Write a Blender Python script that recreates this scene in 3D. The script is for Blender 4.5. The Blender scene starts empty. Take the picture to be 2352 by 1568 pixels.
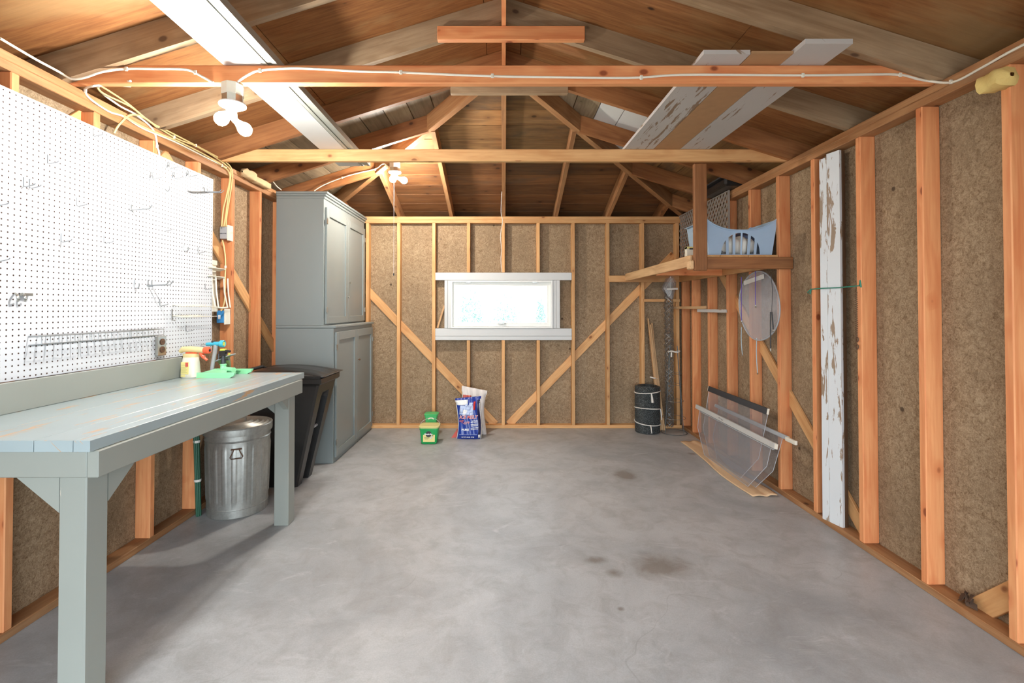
import bpy, math, random
from mathutils import Vector, Matrix
R = random.Random(7)
C = bpy.context.scene.collection
sc = bpy.context.scene
# ------------------------------------------------------------------ camera
F, CX, CY, TH, EYE = 1090.0, 1157.0, 694.0, math.radians(0.8), 1.38
cd = bpy.data.cameras.new('camera'); cam = bpy.data.objects.new('camera', cd); C.objects.link(cam)
cd.sensor_width = 36; cd.sensor_fit = 'HORIZONTAL'; cd.lens = F/2352*36
cd.shift_x = (1176-CX)/2352; cd.shift_y = (CY-784)/2352; cd.clip_start = 0.02
cam.location = (0, 0, EYE); cam.rotation_euler = (math.pi/2+TH, 0, 0)
sc.camera = cam
# ------------------------------------------------------------------ world, exposure
w = bpy.data.worlds.new('sky'); sc.world = w; w.use_nodes = True
wn = w.node_tree.nodes; wn['Background'].inputs[0].default_value = (0.80, 0.90, 1.0, 1)
wn['Background'].inputs[1].default_value = 9.5
sc.view_settings.view_transform = 'Standard'; sc.view_settings.look = 'None'
sc.view_settings.exposure = 0.16; sc.view_settings.gamma = 1.0
sc.view_settings.use_curve_mapping = False
sc.cycles.max_bounces = 9; sc.cycles.diffuse_bounces = 6; sc.cycles.glossy_bounces = 3
sc.cycles.transparent_max_bounces = 12; sc.cycles.sample_clamp_indirect = 6
sc.cycles.caustics_reflective = False; sc.cycles.caustics_refractive = False
def portal(loc, rot, sx, sy):
    l = bpy.data.lights.new('sky_portal', 'AREA'); l.shape = 'RECTANGLE'; l.size = sx; l.size_y = sy
    l.cycles.is_portal = True
    o = bpy.data.objects.new('sky_portal', l); C.objects.link(o); o.location = loc; o.rotation_euler = rot
portal((0, -1.33, 1.06), (math.pi/2, 0, 0), 3.7, 2.1)
portal((-0.02, 5.60, 1.43), (-math.pi/2, 0, 0), 1.1, 0.5)
BULB_FRONT, BULB_BACK = 840.0, 1000.0

# ------------------------------------------------------------------ helpers
def ray(px, py):
    dx, dy = (px-CX)/F, (CY-py)/F; c, s = math.cos(TH), math.sin(TH)
    return Vector((dx, c-dy*s, s+dy*c))
def atY(px, py, Y): d = ray(px, py); return Vector((0, 0, EYE)) + d*(Y/d.y)
def atX(px, py, X): d = ray(px, py); return Vector((0, 0, EYE)) + d*(X/d.x)
def atZ(px, py, Z): d = ray(px, py); return Vector((0, 0, EYE)) + d*((Z-EYE)/d.z)

def srgb(r, g, b):
    f = lambda c: (c/255/12.92) if c/255 <= 0.04045 else ((c/255+0.055)/1.055)**2.4
    return (f(r), f(g), f(b), 1)

WO = {}
class MB:
    def __init__(s): s.v, s.f, s.uv, s.mi = [], [], [], []; s.m = 0
    def face(s, idx, uvs=None):
        s.f.append(tuple(idx)); s.uv.append(uvs or [(0, 0)]*len(idx)); s.mi.append(s.m)
    def _auto(s, pts, ax):
        n = (pts[1]-pts[0]).cross(pts[2]-pts[1])
        if n.length < 1e-12 and len(pts) > 3: n = (pts[2]-pts[1]).cross(pts[3]-pts[2])
        n = n.normalized() if n.length > 1e-12 else Vector((0, 0, 1))
        L = ax.normalized(); t = L.cross(n)
        if t.length < 0.3:
            t = n.orthogonal().normalized(); L2 = n.cross(t); L = L2*0.5; t = t
        else: t.normalize()
        k = 0.31*abs(n.x)+0.77*abs(n.y)+1.3*abs(n.z)
        return [(p.dot(L), p.dot(t)+k) for p in pts]
    def poly(s, pts, ax=None, uv=None):
        pts = [Vector(p) for p in pts]; b = len(s.v); s.v += pts
        s.face(range(b, b+len(pts)), uv or s._auto(pts, Vector(ax) if ax is not None else (pts[1]-pts[0])))
    def hexa(s, q, ax):
        """q: 8 points, bottom loop 0-3, top loop 4-7"""
        q = [Vector(p) for p in q]; ax = Vector(ax)
        for f in ((3, 2, 1, 0), (4, 5, 6, 7), (0, 1, 5, 4), (1, 2, 6, 5), (2, 3, 7, 6), (3, 0, 4, 7)):
            s.poly([q[i] for i in f], ax)
        return s
    def obox(s, c, X, Y, Z, h, bev=0.0, ax=None):
        c = Vector(c); A = [Vector(X).normalized(), Vector(Y).normalized(), Vector(Z).normalized()]
        if ax is None: ax = A[max(range(3), key=lambda i: h[i])]
        bev = min(bev, min(h)*0.45)
        if bev <= 0:
            P = lambda a, b, d: c + A[0]*a*h[0]+A[1]*b*h[1]+A[2]*d*h[2]
            s.hexa([P(-1, -1, -1), P(1, -1, -1), P(1, 1, -1), P(-1, 1, -1), P(-1, -1, 1), P(1, -1, 1), P(1, 1, 1), P(-1, 1, 1)], ax); return s
        def V(sg, k):
            p = Vector(c)
            for i in range(3): p += A[i]*sg[i]*(h[i] if i == k else h[i]-bev)
            return p
        for k in range(3):
            i, j = (k+1) % 3, (k+2) % 3
            for sk in (-1, 1):
                loop = []
                for a, b in ((-1, -1), (1, -1), (1, 1), (-1, 1)):
                    sg = [0, 0, 0]; sg[k] = sk; sg[i] = a; sg[j] = b; loop.append(V(sg, k))
                if sk < 0: loop.reverse()
                s.poly(loop, ax)
            for a in (-1, 1):
                for b in (-1, 1):
                    def sgn(t): q = [0, 0, 0]; q[i] = a; q[j] = b; q[k] = t; return q
                    loop = [V(sgn(-1), i), V(sgn(1), i), V(sgn(1), j), V(sgn(-1), j)]
                    if a*b > 0: loop.reverse()
                    s.poly(loop, ax)
        for a in (-1, 1):
            for b in (-1, 1):
                for d in (-1, 1):
                    loop = [V((a, b, d), 0), V((a, b, d), 1), V((a, b, d), 2)]
                    if a*b*d < 0: loop.reverse()
                    s.poly(loop, ax)
        return s
    def box(s, a, b, bev=0.0, ax=None):
        a, b = Vector(a), Vector(b)
        h = [abs(b[i]-a[i])/2 for i in range(3)]
        return s.obox((a+b)/2, (1, 0, 0), (0, 1, 0), (0, 0, 1), h, bev, ax)
    def beam(s, a, b, w, h, up=(0, 0, 1), bev=0.003):
        a, b = Vector(a), Vector(b); d = (b-a); L = d.length; d.normalize()
        sd = d.cross(Vector(up)).normalized(); u = sd.cross(d)
        return s.obox((a+b)/2, d, sd, u, (L/2, w/2, h/2), bev)
    def tube(s, pts, r, n=8, closed=False, cap=True):
        pts = [Vector(p) for p in pts]; N = len(pts); rs = r if hasattr(r, '__len__') else [r]*N
        rings = []; prev = None
        for i in range(N):
            if closed: t = pts[(i+1) % N]-pts[i-1]
            else: t = pts[min(i+1, N-1)]-pts[max(i-1, 0)]
            t.normalize()
            if prev is None: u = t.orthogonal().normalized()
            else:
                u = prev - t*prev.dot(t); u = u.normalized() if u.length > 1e-6 else t.orthogonal().normalized()
            prev = u; v = t.cross(u); b = len(s.v)
            for k in range(n):
                a = 2*math.pi*k/n; s.v.append(pts[i]+(u*math.cos(a)+v*math.sin(a))*rs[i])
            rings.append(b)
        for i in range(N if closed else N-1):
            a, b = rings[i], rings[(i+1) % N]
            for k in range(n):
                k2 = (k+1) % n; s.face((a+k, a+k2, b+k2, b+k))
        if cap and not closed:
            s.face([rings[0]+k for k in range(n)][::-1]); s.face([rings[-1]+k for k in range(n)])
        return s
    def lathe(s, prof, c=(0, 0, 0), n=32, axis=(0, 0, 1), cap=True, wob=None):
        """prof: (radius, height) list"""
        A = Vector(axis).normalized(); u = A.orthogonal().normalized()
        if abs(A.z) > 0.99: u = Vector((1, 0, 0))
        v = A.cross(u); c = Vector(c); rr = []
        for r, h in prof:
            b = len(s.v)
            for k in range(n):
                a = 2*math.pi*k/n; q = r*(wob(a, h) if wob else 1)
                s.v.append(c+A*h+(u*math.cos(a)+v*math.sin(a))*q)
            rr.append(b)
        for i in range(len(prof)-1):
            for k in range(n):
                k2 = (k+1) % n
                s.face((rr[i]+k, rr[i]+k2, rr[i+1]+k2, rr[i+1]+k),
                       [(k/n, prof[i][1]), ((k+1)/n, prof[i][1]), ((k+1)/n, prof[i+1][1]), (k/n, prof[i+1][1])])
        if cap:
            s.face([rr[0]+k for k in range(n)][::-1]); s.face([rr[-1]+k for k in range(n)])
        return s
    def prism(s, pts, d, ax=None):
        """extrude polygon pts by vector d"""
        pts = [Vector(p) for p in pts]; d = Vector(d); n = len(pts)
        nn = Vector((0, 0, 0))
        for i in range(n): nn += pts[i].cross(pts[(i+1) % n])
        if nn.dot(d) > 0: pts.reverse()
        ax = Vector(ax) if ax is not None else pts[1]-pts[0]
        s.poly(pts, ax); s.poly([p+d for p in pts][::-1], ax)
        for i in range(n):
            a, b = pts[i], pts[(i+1) % n]; s.poly([a, a+d, b+d, b], ax)
        return s
    def grid(s, fn, nu, nv, flip=False):
        b = len(s.v)
        for i in range(nu+1):
            for j in range(nv+1): s.v.append(Vector(fn(i/nu, j/nv)))
        for i in range(nu):
            for j in range(nv):
                a = b+i*(nv+1)+j; q = [a, a+nv+1, a+nv+2, a+1]
                uv = [(i/nu, j/nv), ((i+1)/nu, j/nv), ((i+1)/nu, (j+1)/nv), (i/nu, (j+1)/nv)]
                if flip: q.reverse(); uv.reverse()
                s.face(q, uv)
        return s
    def build(s, name, mat, parent=None, smooth=True, ang=35, weld=False):
        if parent is not None: o0 = WO[parent.name]
        else:
            lo = [min(p[i] for p in s.v) for i in range(3)]; hi = [max(p[i] for p in s.v) for i in range(3)]
            o0 = Vector(((lo[0]+hi[0])/2, (lo[1]+hi[1])/2, lo[2]))
        me = bpy.data.meshes.new(name)
        me.from_pydata([tuple(p-o0) for p in s.v], [], s.f)
        ul = me.uv_layers.new(name='UVMap'); k = 0
        flat = [c for f in s.uv for p in f for c in p]
        ul.data.foreach_set('uv', flat)
        for m in (mat if isinstance(mat, (list, tuple)) else [mat]): me.materials.append(m)
        me.polygons.foreach_set('material_index', s.mi)
        if weld:
            import bmesh
            bm = bmesh.new(); bm.from_mesh(me); bmesh.ops.remove_doubles(bm, verts=bm.verts, dist=1e-5)
            bmesh.ops.recalc_face_normals(bm, faces=bm.faces); bm.to_mesh(me); bm.free()
        if smooth:
            me.polygons.foreach_set('use_smooth', [True]*len(me.polygons)); me.set_sharp_from_angle(angle=math.radians(ang))
        o = bpy.data.objects.new(name, me); C.objects.link(o)
        if parent is not None: o.parent = parent
        else: o.location = o0
        WO[o.name] = Vector(o0)
        return o
def tag(o, label=None, cat=None, group=None, kind=None):
    if label: o['label'] = label
    if cat: o['category'] = cat
    if group: o['group'] = group
    if kind: o['kind'] = kind
    return o
def thing(name, loc, label, cat, group=None):
    o = bpy.data.objects.new(name, None); C.objects.link(o); o.location = loc; o.empty_display_size = 0.05
    WO[o.name] = Vector(loc); return tag(o, label, cat, group)
def solid(o, t, off=0):
    m = o.modifiers.new('solid', 'SOLIDIFY'); m.thickness = t; m.offset = off; return o
def arc(pts, n=6):
    """catmull-rom smoothing of a polyline"""
    P = [Vector(p) for p in pts]; out = []
    for i in range(len(P)-1):
        p0, p1, p2, p3 = P[max(i-1, 0)], P[i], P[i+1], P[min(i+2, len(P)-1)]
        for k in range(n):
            t = k/n
            out.append(0.5*((2*p1)+(p2-p0)*t+(2*p0-5*p1+4*p2-p3)*t*t+(3*p1-p0-3*p2+p3)*t**3))
    return out+[P[-1]]
def text(name, body, size, mat, parent, loc, rot=(math.pi/2, 0, 0), ext=0.0006, bold=0.0, shear=0.0, sx=1.0):
    cu = bpy.data.curves.new(name, 'FONT'); cu.body = body; cu.size = size; cu.extrude = ext; cu.offset = bold
    cu.align_x = 'CENTER'; cu.align_y = 'CENTER'; cu.resolution_u = 2; cu.shear = shear
    t = bpy.data.objects.new('tmp', cu); C.objects.link(t)
    bpy.context.view_layer.update()
    me = bpy.data.meshes.new_from_object(t.evaluated_get(bpy.context.evaluated_depsgraph_get()))
    bpy.data.objects.remove(t)
    me.transform(Matrix.Diagonal((sx, 1, 1, 1)))
    me.materials.clear(); me.materials.append(mat)
    o = bpy.data.objects.new(name, me); C.objects.link(o); o.parent = parent
    o.location = Vector(loc)-WO[parent.name]; o.rotation_euler = rot; WO[o.name] = Vector(loc)
    return o

# ------------------------------------------------------------------ materials
class NT:
    def __init__(s, name):
        s.m = bpy.data.materials.new(name); s.m.use_nodes = True; s.t = s.m.node_tree; s.p = s.t.nodes['Principled BSDF']
    def n(s, k, **kw):
        o = s.t.nodes.new(k)
        for a, b in kw.items(): setattr(o, a, b)
        return o
    def l(s, a, b): s.t.links.new(a, b)
    def val(s, sock, v):
        if hasattr(v, 'links') or hasattr(v, 'is_output'): s.l(v, sock)
        else: sock.default_value = v
    def math(s, op, a, b=0.0, clamp=False):
        o = s.n('ShaderNodeMath', operation=op, use_clamp=clamp); s.val(o.inputs[0], a); s.val(o.inputs[1], b); return o.outputs[0]
    def mix(s, f, a, b, bt='MIX'):
        o = s.n('ShaderNodeMix', data_type='RGBA', blend_type=bt); s.val(o.inputs[0], f); s.val(o.inputs[6], a); s.val(o.inputs[7], b); return o.outputs[2]
    def mapr(s, v, a, b, c=0.0, d=1.0, st=False):
        o = s.n('ShaderNodeMapRange'); s.val(o.inputs[0], v)
        if st: o.interpolation_type = 'SMOOTHSTEP'
        for i, x in enumerate((a, b, c, d)): o.inputs[i+1].default_value = x
        return o.outputs[0]
    def coord(s, kind='UV', scale=(1, 1, 1), rnd=True):
        tc = s.n('ShaderNodeTexCoord'); v = tc.outputs[kind]
        if rnd:
            oi = s.n('ShaderNodeObjectInfo'); mm = s.math('MULTIPLY', oi.outputs['Random'], 53.0)
            va = s.n('ShaderNodeVectorMath', operation='ADD'); s.l(v, va.inputs[0]); s.l(mm, va.inputs[1]); v = va.outputs[0]
            s.rnd = oi.outputs['Random']
        mp = s.n('ShaderNodeVectorMath', operation='MULTIPLY'); s.l(v, mp.inputs[0]); mp.inputs[1].default_value = scale
        return mp.outputs[0]
    def scale(s, v, sc_):
        mp = s.n('ShaderNodeVectorMath', operation='MULTIPLY'); s.l(v, mp.inputs[0]); mp.inputs[1].default_value = sc_; return mp.outputs[0]
    def noise(s, v, sc_=1.0, det=4.0, rough=0.55, dist=0.0):
        o = s.n('ShaderNodeTexNoise'); s.l(v, o.inputs['Vector']); o.inputs['Scale'].default_value = sc_
        o.inputs['Detail'].default_value = det; o.inputs['Roughness'].default_value = rough; o.inputs['Distortion'].default_value = dist
        return o.outputs[0]
    def bump(s, h, st=0.2, d=0.01):
        b = s.n('ShaderNodeBump'); b.inputs['Strength'].default_value = st; b.inputs['Distance'].default_value = d
        s.l(h, b.inputs['Height']); s.l(b.outputs[0], s.p.inputs['Normal'])
    def done(s, col, rough=0.6, metal=0.0, spec=0.5):
        s.val(s.p.inputs['Base Color'], col); s.val(s.p.inputs['Roughness'], rough)
        s.p.inputs['Metallic'].default_value = metal; s.p.inputs['Specular IOR Level'].default_value = spec
        return s.m
def plain(name, rgb, rough=0.5, metal=0.0, var=0.06, spec=0.5, bump=0.0):
    t = NT(name); v = t.coord('Object', (1, 1, 1)); nz = t.noise(v, 18.0, 4)
    c = srgb(*rgb); d = tuple(x*(1-var*2.2) for x in c[:3])+(1,)
    if bump: t.bump(nz, bump, 0.01)
    return t.done(t.mix(nz, tuple(min(1, x*(1+var)) for x in c[:3])+(1,), d), rough, metal, spec)
def wood(name, lt, dk, knot=(92, 52, 30), vary=0.18, rough=0.62, knots=True, grain=0.75, stain=0.0):
    t = NT(name); v = t.coord('UV')
    g = t.noise(t.scale(v, (2.2, 55, 1)), 1.0, 5, 0.6, 0.6)
    b = t.noise(t.scale(v, (1.6, 11, 1)), 1.0, 3, 0.5, 1.6)
    fac = t.math('ADD', t.math('MULTIPLY', t.mapr(g, 0.36, 0.66), grain*0.55), t.math('MULTIPLY', t.mapr(b, 0.38, 0.66), grain*0.7), True)
    col = t.mix(fac, srgb(*lt), srgb(*dk))
    if stain:
        sn = t.mapr(t.noise(t.scale(v, (1.7, 5, 1)), 1.0, 5, 0.65, 0.4), 0.5, 0.72)
        col = t.mix(t.math('MULTIPLY', sn, stain), col, srgb(86, 74, 62))
    if knots:
        vo = t.n('ShaderNodeTexVoronoi'); t.l(t.scale(v, (5.2, 8.0, 1)), vo.inputs['Vector']); vo.inputs['Scale'].default_value = 1.0
        ds = vo.outputs['Distance']
        sp = t.n('ShaderNodeSeparateColor'); t.l(vo.outputs['Color'], sp.inputs[0]); keep = t.math('GREATER_THAN', sp.outputs[0], 0.4)
        k = t.math('MULTIPLY', t.mapr(ds, 0.135, 0.08, 0, 1), keep)
        halo = t.math('MULTIPLY', t.mapr(ds, 0.34, 0.10, 0, 0.8), keep)
        col = t.mix(halo, col, srgb(*dk)); col = t.mix(t.math('MULTIPLY', k, 0.85), col, srgb(*knot))
    br = t.mapr(t.rnd, 0, 1, 1-vary, 1+vary*0.5)
    hs = t.n('ShaderNodeHueSaturation'); t.l(col, hs.inputs['Color']); t.l(br, hs.inputs['Value'])
    t.bump(g, 0.12, 0.004)
    return t.done(hs.outputs[0], rough, 0, 0.35)
def worn_paint(name, paint, under, amt=0.5, rough=0.45, stretch=(5, 30, 1), vary=0.05):
    t = NT(name); v = t.coord('UV')
    a = t.noise(t.scale(v, stretch), 1.0, 6, 0.62, 0.5); b = t.noise(t.scale(v, (1.5, 4, 1)), 1.0, 3)
    s_ = t.math('ADD', t.math('MULTIPLY', a, 0.7), t.math('MULTIPLY', b, 0.3))
    th = 0.68-0.2*amt
    k = t.mapr(s_, th, th+0.015)
    soft = t.noise(t.scale(v, (3, 3, 1)), 1.0, 4)
    pc = t.mix(soft, tuple(x*(1+vary) for x in srgb(*paint)[:3])+(1,), tuple(x*(1-vary*2) for x in srgb(*paint)[:3])+(1,))
    col = t.mix(k, pc, srgb(*under)); t.bump(t.math('SUBTRACT', 1.0, k), 0.25, 0.002)
    return t.done(col, rough, 0, 0.5)

M = {}
M['fir'] = wood('fir_orange', (230, 162, 108), (206, 122, 74), (126, 58, 30))
M['pine'] = wood('pine_pale', (226, 178, 122), (198, 142, 88), (130, 78, 44))
M['fir_aged'] = wood('fir_aged', (186, 140, 96), (150, 98, 58), (76, 48, 32), stain=0.35)
M['rafter'] = wood('rafter_grey', (176, 150, 118), (140, 112, 82), (80, 60, 46), stain=0.3)
M['rafter_brown'] = wood('rafter_brown', (166, 112, 68), (124, 76, 42), (66, 38, 22), stain=0.15)
M['deck'] = wood('deck_plank', (160, 122, 78), (116, 82, 50), (60, 38, 24), vary=0.3, stain=0.75)
M['deck_grey'] = wood('deck_plank_grey', (156, 138, 112), (116, 98, 74), (60, 46, 34), vary=0.3, stain=0.6)
M['deck_dark'] = wood('deck_plank_dark', (134, 92, 56), (98, 62, 36), (54, 34, 22), vary=0.3, stain=0.6)
M['stake'] = wood('stake_wood', (216, 178, 132), (178, 136, 94), knots=False)
M['brown_old'] = wood('old_brown_wood', (112, 84, 60), (74, 52, 36), knots=False, stain=0.4)
def plywood():
    t = NT('roof_plywood'); v = t.coord('UV')
    wv = t.n('ShaderNodeTexWave', wave_type='BANDS', bands_direction='Y'); t.l(t.scale(v, (1.0, 5.5, 1)), wv.inputs['Vector'])
    wv.inputs['Scale'].default_value = 1.0; wv.inputs['Distortion'].default_value = 30; wv.inputs['Detail'].default_value = 3; wv.inputs['Detail Scale'].default_value = 0.55
    g = t.noise(t.scale(v, (5, 70, 1)), 1.0, 5, 0.65, 0.4)
    b = t.noise(t.scale(v, (1.2, 2.4, 1)), 1.0, 4, 0.6, 0.5)
    fac = t.math('ADD', t.math('MULTIPLY', wv.outputs[0], 0.16), t.math('MULTIPLY', t.mapr(g, 0.34, 0.68), 0.62), True)
    col = t.mix(fac, srgb(154, 104, 60), srgb(104, 60, 30)); col = t.mix(t.mapr(b, 0.5, 0.68, 0, 0.6), col, srgb(158, 128, 86))
    vo = t.n('ShaderNodeTexVoronoi'); t.l(t.scale(v, (3.1, 5.2, 1)), vo.inputs['Vector']); vo.inputs['Scale'].default_value = 1.0
    sp = t.n('ShaderNodeSeparateColor'); t.l(vo.outputs['Color'], sp.inputs[0]); keep = t.math('GREATER_THAN', sp.outputs[0], 0.55)
    col = t.mix(t.math('MULTIPLY', t.mapr(vo.outputs['Distance'], 0.085, 0.05), keep), col, srgb(62, 36, 20))
    t.bump(g, 0.12, 0.004)
    return t.done(col, 0.65, 0, 0.3)
M['plywood'] = plywood()
def fiber():
    t = NT('fiberboard'); v = t.coord('Object', rnd=False)
    a = t.noise(v, 150, 3, 0.7, 0.6); b = t.noise(v, 34, 5, 0.62, 1.2); c = t.noise(v, 1.6, 4, 0.6)
    fac = t.math('ADD', t.math('MULTIPLY', a, 0.5), t.math('MULTIPLY', b, 0.5))
    col = t.mix(t.mapr(fac, 0.36, 0.64), srgb(182, 160, 130), srgb(114, 90, 64))
    col = t.mix(t.mapr(c, 0.42, 0.7, 0, 0.45), col, srgb(116, 98, 76))
    vo = t.n('ShaderNodeTexVoronoi'); t.l(v, vo.inputs['Vector']); vo.inputs['Scale'].default_value = 3.1
    col = t.mix(t.mapr(vo.outputs['Distance'], 0.05, 0.028, 0, 0.8), col, srgb(58, 44, 32))
    t.bump(a, 0.25, 0.003)
    return t.done(col, 0.85, 0, 0.2)
M['fiber'] = fiber()
def concrete():
    t = NT('concrete_floor'); v = t.coord('Object', rnd=False)
    a = t.noise(v, 1.3, 6, 0.62, 0.8); b = t.noise(v, 7.0, 6, 0.7, 0.6); f = t.noise(v, 160, 3, 0.6)
    col = t.mix(t.mapr(a, 0.32, 0.68), srgb(194, 196, 196), srgb(158, 161, 162))
    col = t.mix(t.mapr(b, 0.45, 0.75, 0, 0.6), col, srgb(142, 140, 135))
    col = t.mix(t.mapr(f, 0.3, 0.7, 0, 0.22), col, srgb(120, 116, 110))
    st = t.noise(t.scale(v, (1, 2.2, 1)), 2.4, 5, 0.7, 1.6)
    col = t.mix(t.mapr(st, 0.60, 0.74, 0, 0.6), col, srgb(200, 202, 202))
    # oil stains with a shape and place of their own
    def spot(x, y, rx, ry, c_, am):
        nonlocal col
        sub = t.n('ShaderNodeVectorMath', operation='SUBTRACT'); t.l(v, sub.inputs[0]); sub.inputs[1].default_value = (x, y, 0)
        q = t.scale(sub.outputs[0], (1/rx, 1/ry, 0)); ln = t.n('ShaderNodeVectorMath', operation='LENGTH'); t.l(q, ln.inputs[0])
        d = t.math('ADD', ln.outputs['Value'], t.math('MULTIPLY', t.math('SUBTRACT', b, 0.5), 2.2))
        col = t.mix(t.mapr(d, 1.0, 0.35, 0, am), col, c_)
    fy = 2.15   # the floor's own origin lies at its centre
    for px, py, rx, ry in ((1520, 1300, .20, .16), (1365, 1286, .09, .05), (1410, 1315, .06, .05), (1435, 1090, .12, .16), (1425, 1398, .02, .02), (1590, 1042, .05, .04)):
        p = atZ(px, py, 0); spot(p.x, p.y-fy, rx, ry, srgb(104, 90, 74), 0.62)
    # a few hairline scratches
    cr = t.n('ShaderNodeTexVoronoi', feature='DISTANCE_TO_EDGE'); 
    dv = t.n('ShaderNodeVectorMath', operation='ADD'); t.l(v, dv.inputs[0])
    nc = t.n('ShaderNodeTexNoise'); t.l(v, nc.inputs['Vector']); nc.inputs['Scale'].default_value = 2.0; t.l(nc.outputs['Color'], dv.inputs[1])
    t.l(dv.outputs[0], cr.inputs['Vector']); cr.inputs['Scale'].default_value = 0.6
    msk = t.mapr(t.noise(v, 1.9, 2), 0.55, 0.62)
    col = t.mix(t.math('MULTIPLY', t.mapr(cr.outputs['Distance'], 0.003, 0.0008, 0, 0.2), msk), col, srgb(96, 88, 78))
    t.bump(b, 0.06, 0.01)
    return t.done(col, t.mapr(a, 0.3, 0.7, 0.38, 0.52), 0, 0.5)
M['concrete'] = concrete()
def peg():
    t = NT('pegboard_white'); v = t.coord('UV', rnd=False)
    s_ = t.scale(v, (1/0.0254, 1/0.0254, 0)); fr = t.n('ShaderNodeVectorMath', operation='FRACTION'); t.l(s_, fr.inputs[0])
    sb = t.n('ShaderNodeVectorMath', operation='SUBTRACT'); t.l(fr.outputs[0], sb.inputs[0]); sb.inputs[1].default_value = (0.5, 0.5, 0)
    ln = t.n('ShaderNodeVectorMath', operation='LENGTH'); t.l(sb.outputs[0], ln.inputs[0])
    k = t.mapr(ln.outputs['Value'], 0.155, 0.125)
    t.bump(t.math('SUBTRACT', 1.0, k), 0.5, 0.004)
    return t.done(t.mix(k, srgb(206, 210, 214), srgb(58, 36, 26)), 0.4, 0, 0.5)
M['peg'] = peg()
M['bench_top'] = worn_paint('bench_top_paint', (158, 172, 174), (190, 156, 120), 0.56, 0.28, (4, 26, 1), 0.08)
M['bench'] = worn_paint('bench_paint', (146, 150, 142), (176, 170, 156), 0.1, 0.5, (5, 30, 1), 0.04)
M['cab'] = worn_paint('cabinet_paint', (134, 142, 140), (170, 174, 168), 0.02, 0.36, (3, 12, 1), 0.03)
M['win_paint'] = worn_paint('window_board_paint', (206, 208, 206), (168, 164, 154), 0.12, 0.5, (6, 40, 1), 0.03)
M['peel'] = worn_paint('peeling_white_paint', (216, 219, 219), (150, 128, 106), 0.66, 0.6, (4.5, 24, 1), 0.04)
M['peel_light'] = worn_paint('weathered_white_paint', (190, 186, 180), (140, 116, 94), 0.55, 0.6, (4, 30, 1), 0.05)
M['hardboard'] = plain('hardboard', (176, 136, 96), 0.6, var=0.08)
M['vinyl'] = plain('white_vinyl', (232, 232, 226), 0.35, var=0.01)
M['white_trim'] = plain('white_channel', (196, 195, 190), 0.35, var=0.02)
M['grey_trim'] = plain('grey_channel_lip', (150, 150, 140), 0.4, var=0.05)
M['cable'] = plain('white_cable', (232, 226, 208), 0.4, var=0.02)
M['cable_y'] = plain('yellowed_cable', (222, 200, 140), 0.4, var=0.03)
M['black'] = plain('black_plastic', (38, 37, 36), 0.32, var=0.12, bump=0.1)
M['dark'] = plain('dark_plastic', (56, 58, 62), 0.4, var=0.1)
M['galv_dull'] = plain('galvanised_wire', (150, 150, 146), 0.4, 0.8, 0.1)
M['wire'] = plain('hook_wire', (168, 172, 174), 0.35, 0.7, 0.05)
M['darkwire'] = plain('mesh_wire', (92, 98, 98), 0.5, 0.5, 0.1)
M['metal'] = plain('plated_metal', (170, 168, 160), 0.3, 0.9, 0.05)
M['rust'] = plain('rusty_metal', (112, 82, 62), 0.7, 0.4, 0.2)
def netmat():
    t = NT('poultry_netting'); v = t.coord('Object', (1, 1, 1))
    vo = t.n('ShaderNodeTexVoronoi', feature='DISTANCE_TO_EDGE'); t.l(v, vo.inputs['Vector']); vo.inputs['Scale'].default_value = 95
    k = t.mapr(vo.outputs['Distance'], 0.10, 0.03); t.bump(k, 0.8, 0.004)
    return t.done(t.mix(k, srgb(40, 46, 46), srgb(128, 134, 134)), 0.5, 0.3)
M['netroll'] = netmat()
M['tie'] = plain('white_cloth_tie', (230, 226, 216), 0.8)
M['cream'] = plain('cream_plastic', (224, 206, 150), 0.4)
M['ivory'] = plain('ivory_plate', (232, 226, 208), 0.35)
M['orange'] = plain('orange_plastic', (236, 98, 62), 0.35)
M['mint'] = plain('mint_plastic', (150, 228, 172), 0.35)
M['aqua'] = plain('aqua_plastic', (70, 178, 204), 0.35)
M['olive'] = plain('olive_plastic', (96, 116, 70), 0.4)
M['lime'] = plain('lime_plastic', (206, 216, 84), 0.4)
M['greyp'] = plain('grey_plastic', (168, 170, 172), 0.45)
M['bluebox'] = plain('blue_box', (70, 146, 204), 0.4)
M['green'] = plain('green_plastic', (38, 166, 88), 0.32)
M['green2'] = plain('light_green_plastic', (84, 200, 118), 0.3)
M['lidcream'] = plain('pale_yellow_lid', (222, 210, 140), 0.4)
M['labelcream'] = plain('cream_label', (228, 214, 138), 0.5)
M['ink'] = plain('black_ink', (34, 30, 30), 0.5)
M['white'] = plain('white_print', (238, 238, 236), 0.45, var=0.01)
M['red'] = plain('red_print', (206, 44, 40), 0.45)
M['redbag'] = plain('faded_red_print', (208, 92, 78), 0.45)
M['bluebag'] = plain('blue_bag', (34, 62, 150), 0.3, bump=0.3)
M['whitebag'] = plain('white_bag', (224, 218, 212), 0.35, bump=0.3)
M['ice'] = plain('pale_blue_print', (188, 204, 236), 0.35)
M['navy'] = plain('navy_print', (26, 30, 74), 0.35)
M['basket'] = plain('blue_basket', (166, 190, 212), 0.4, var=0.03)
M['towel'] = plain('white_towel', (228, 222, 210), 0.9, bump=0.4)
M['bluecloth'] = plain('blue_cloth', (112, 124, 156), 0.9, bump=0.4)
M['lattice'] = plain('grey_lattice', (150, 140, 130), 0.5)
M['tan'] = plain('tan_canvas', (226, 190, 148), 0.85, bump=0.3)
M['twine'] = plain('green_twine', (40, 132, 108), 0.6)
M['foam'] = plain('yellow_foam', (226, 196, 120), 0.9, var=0.12, bump=0.6)
M['foam2'] = plain('beige_foam', (214, 186, 142), 0.9, var=0.12, bump=0.6)
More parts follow.
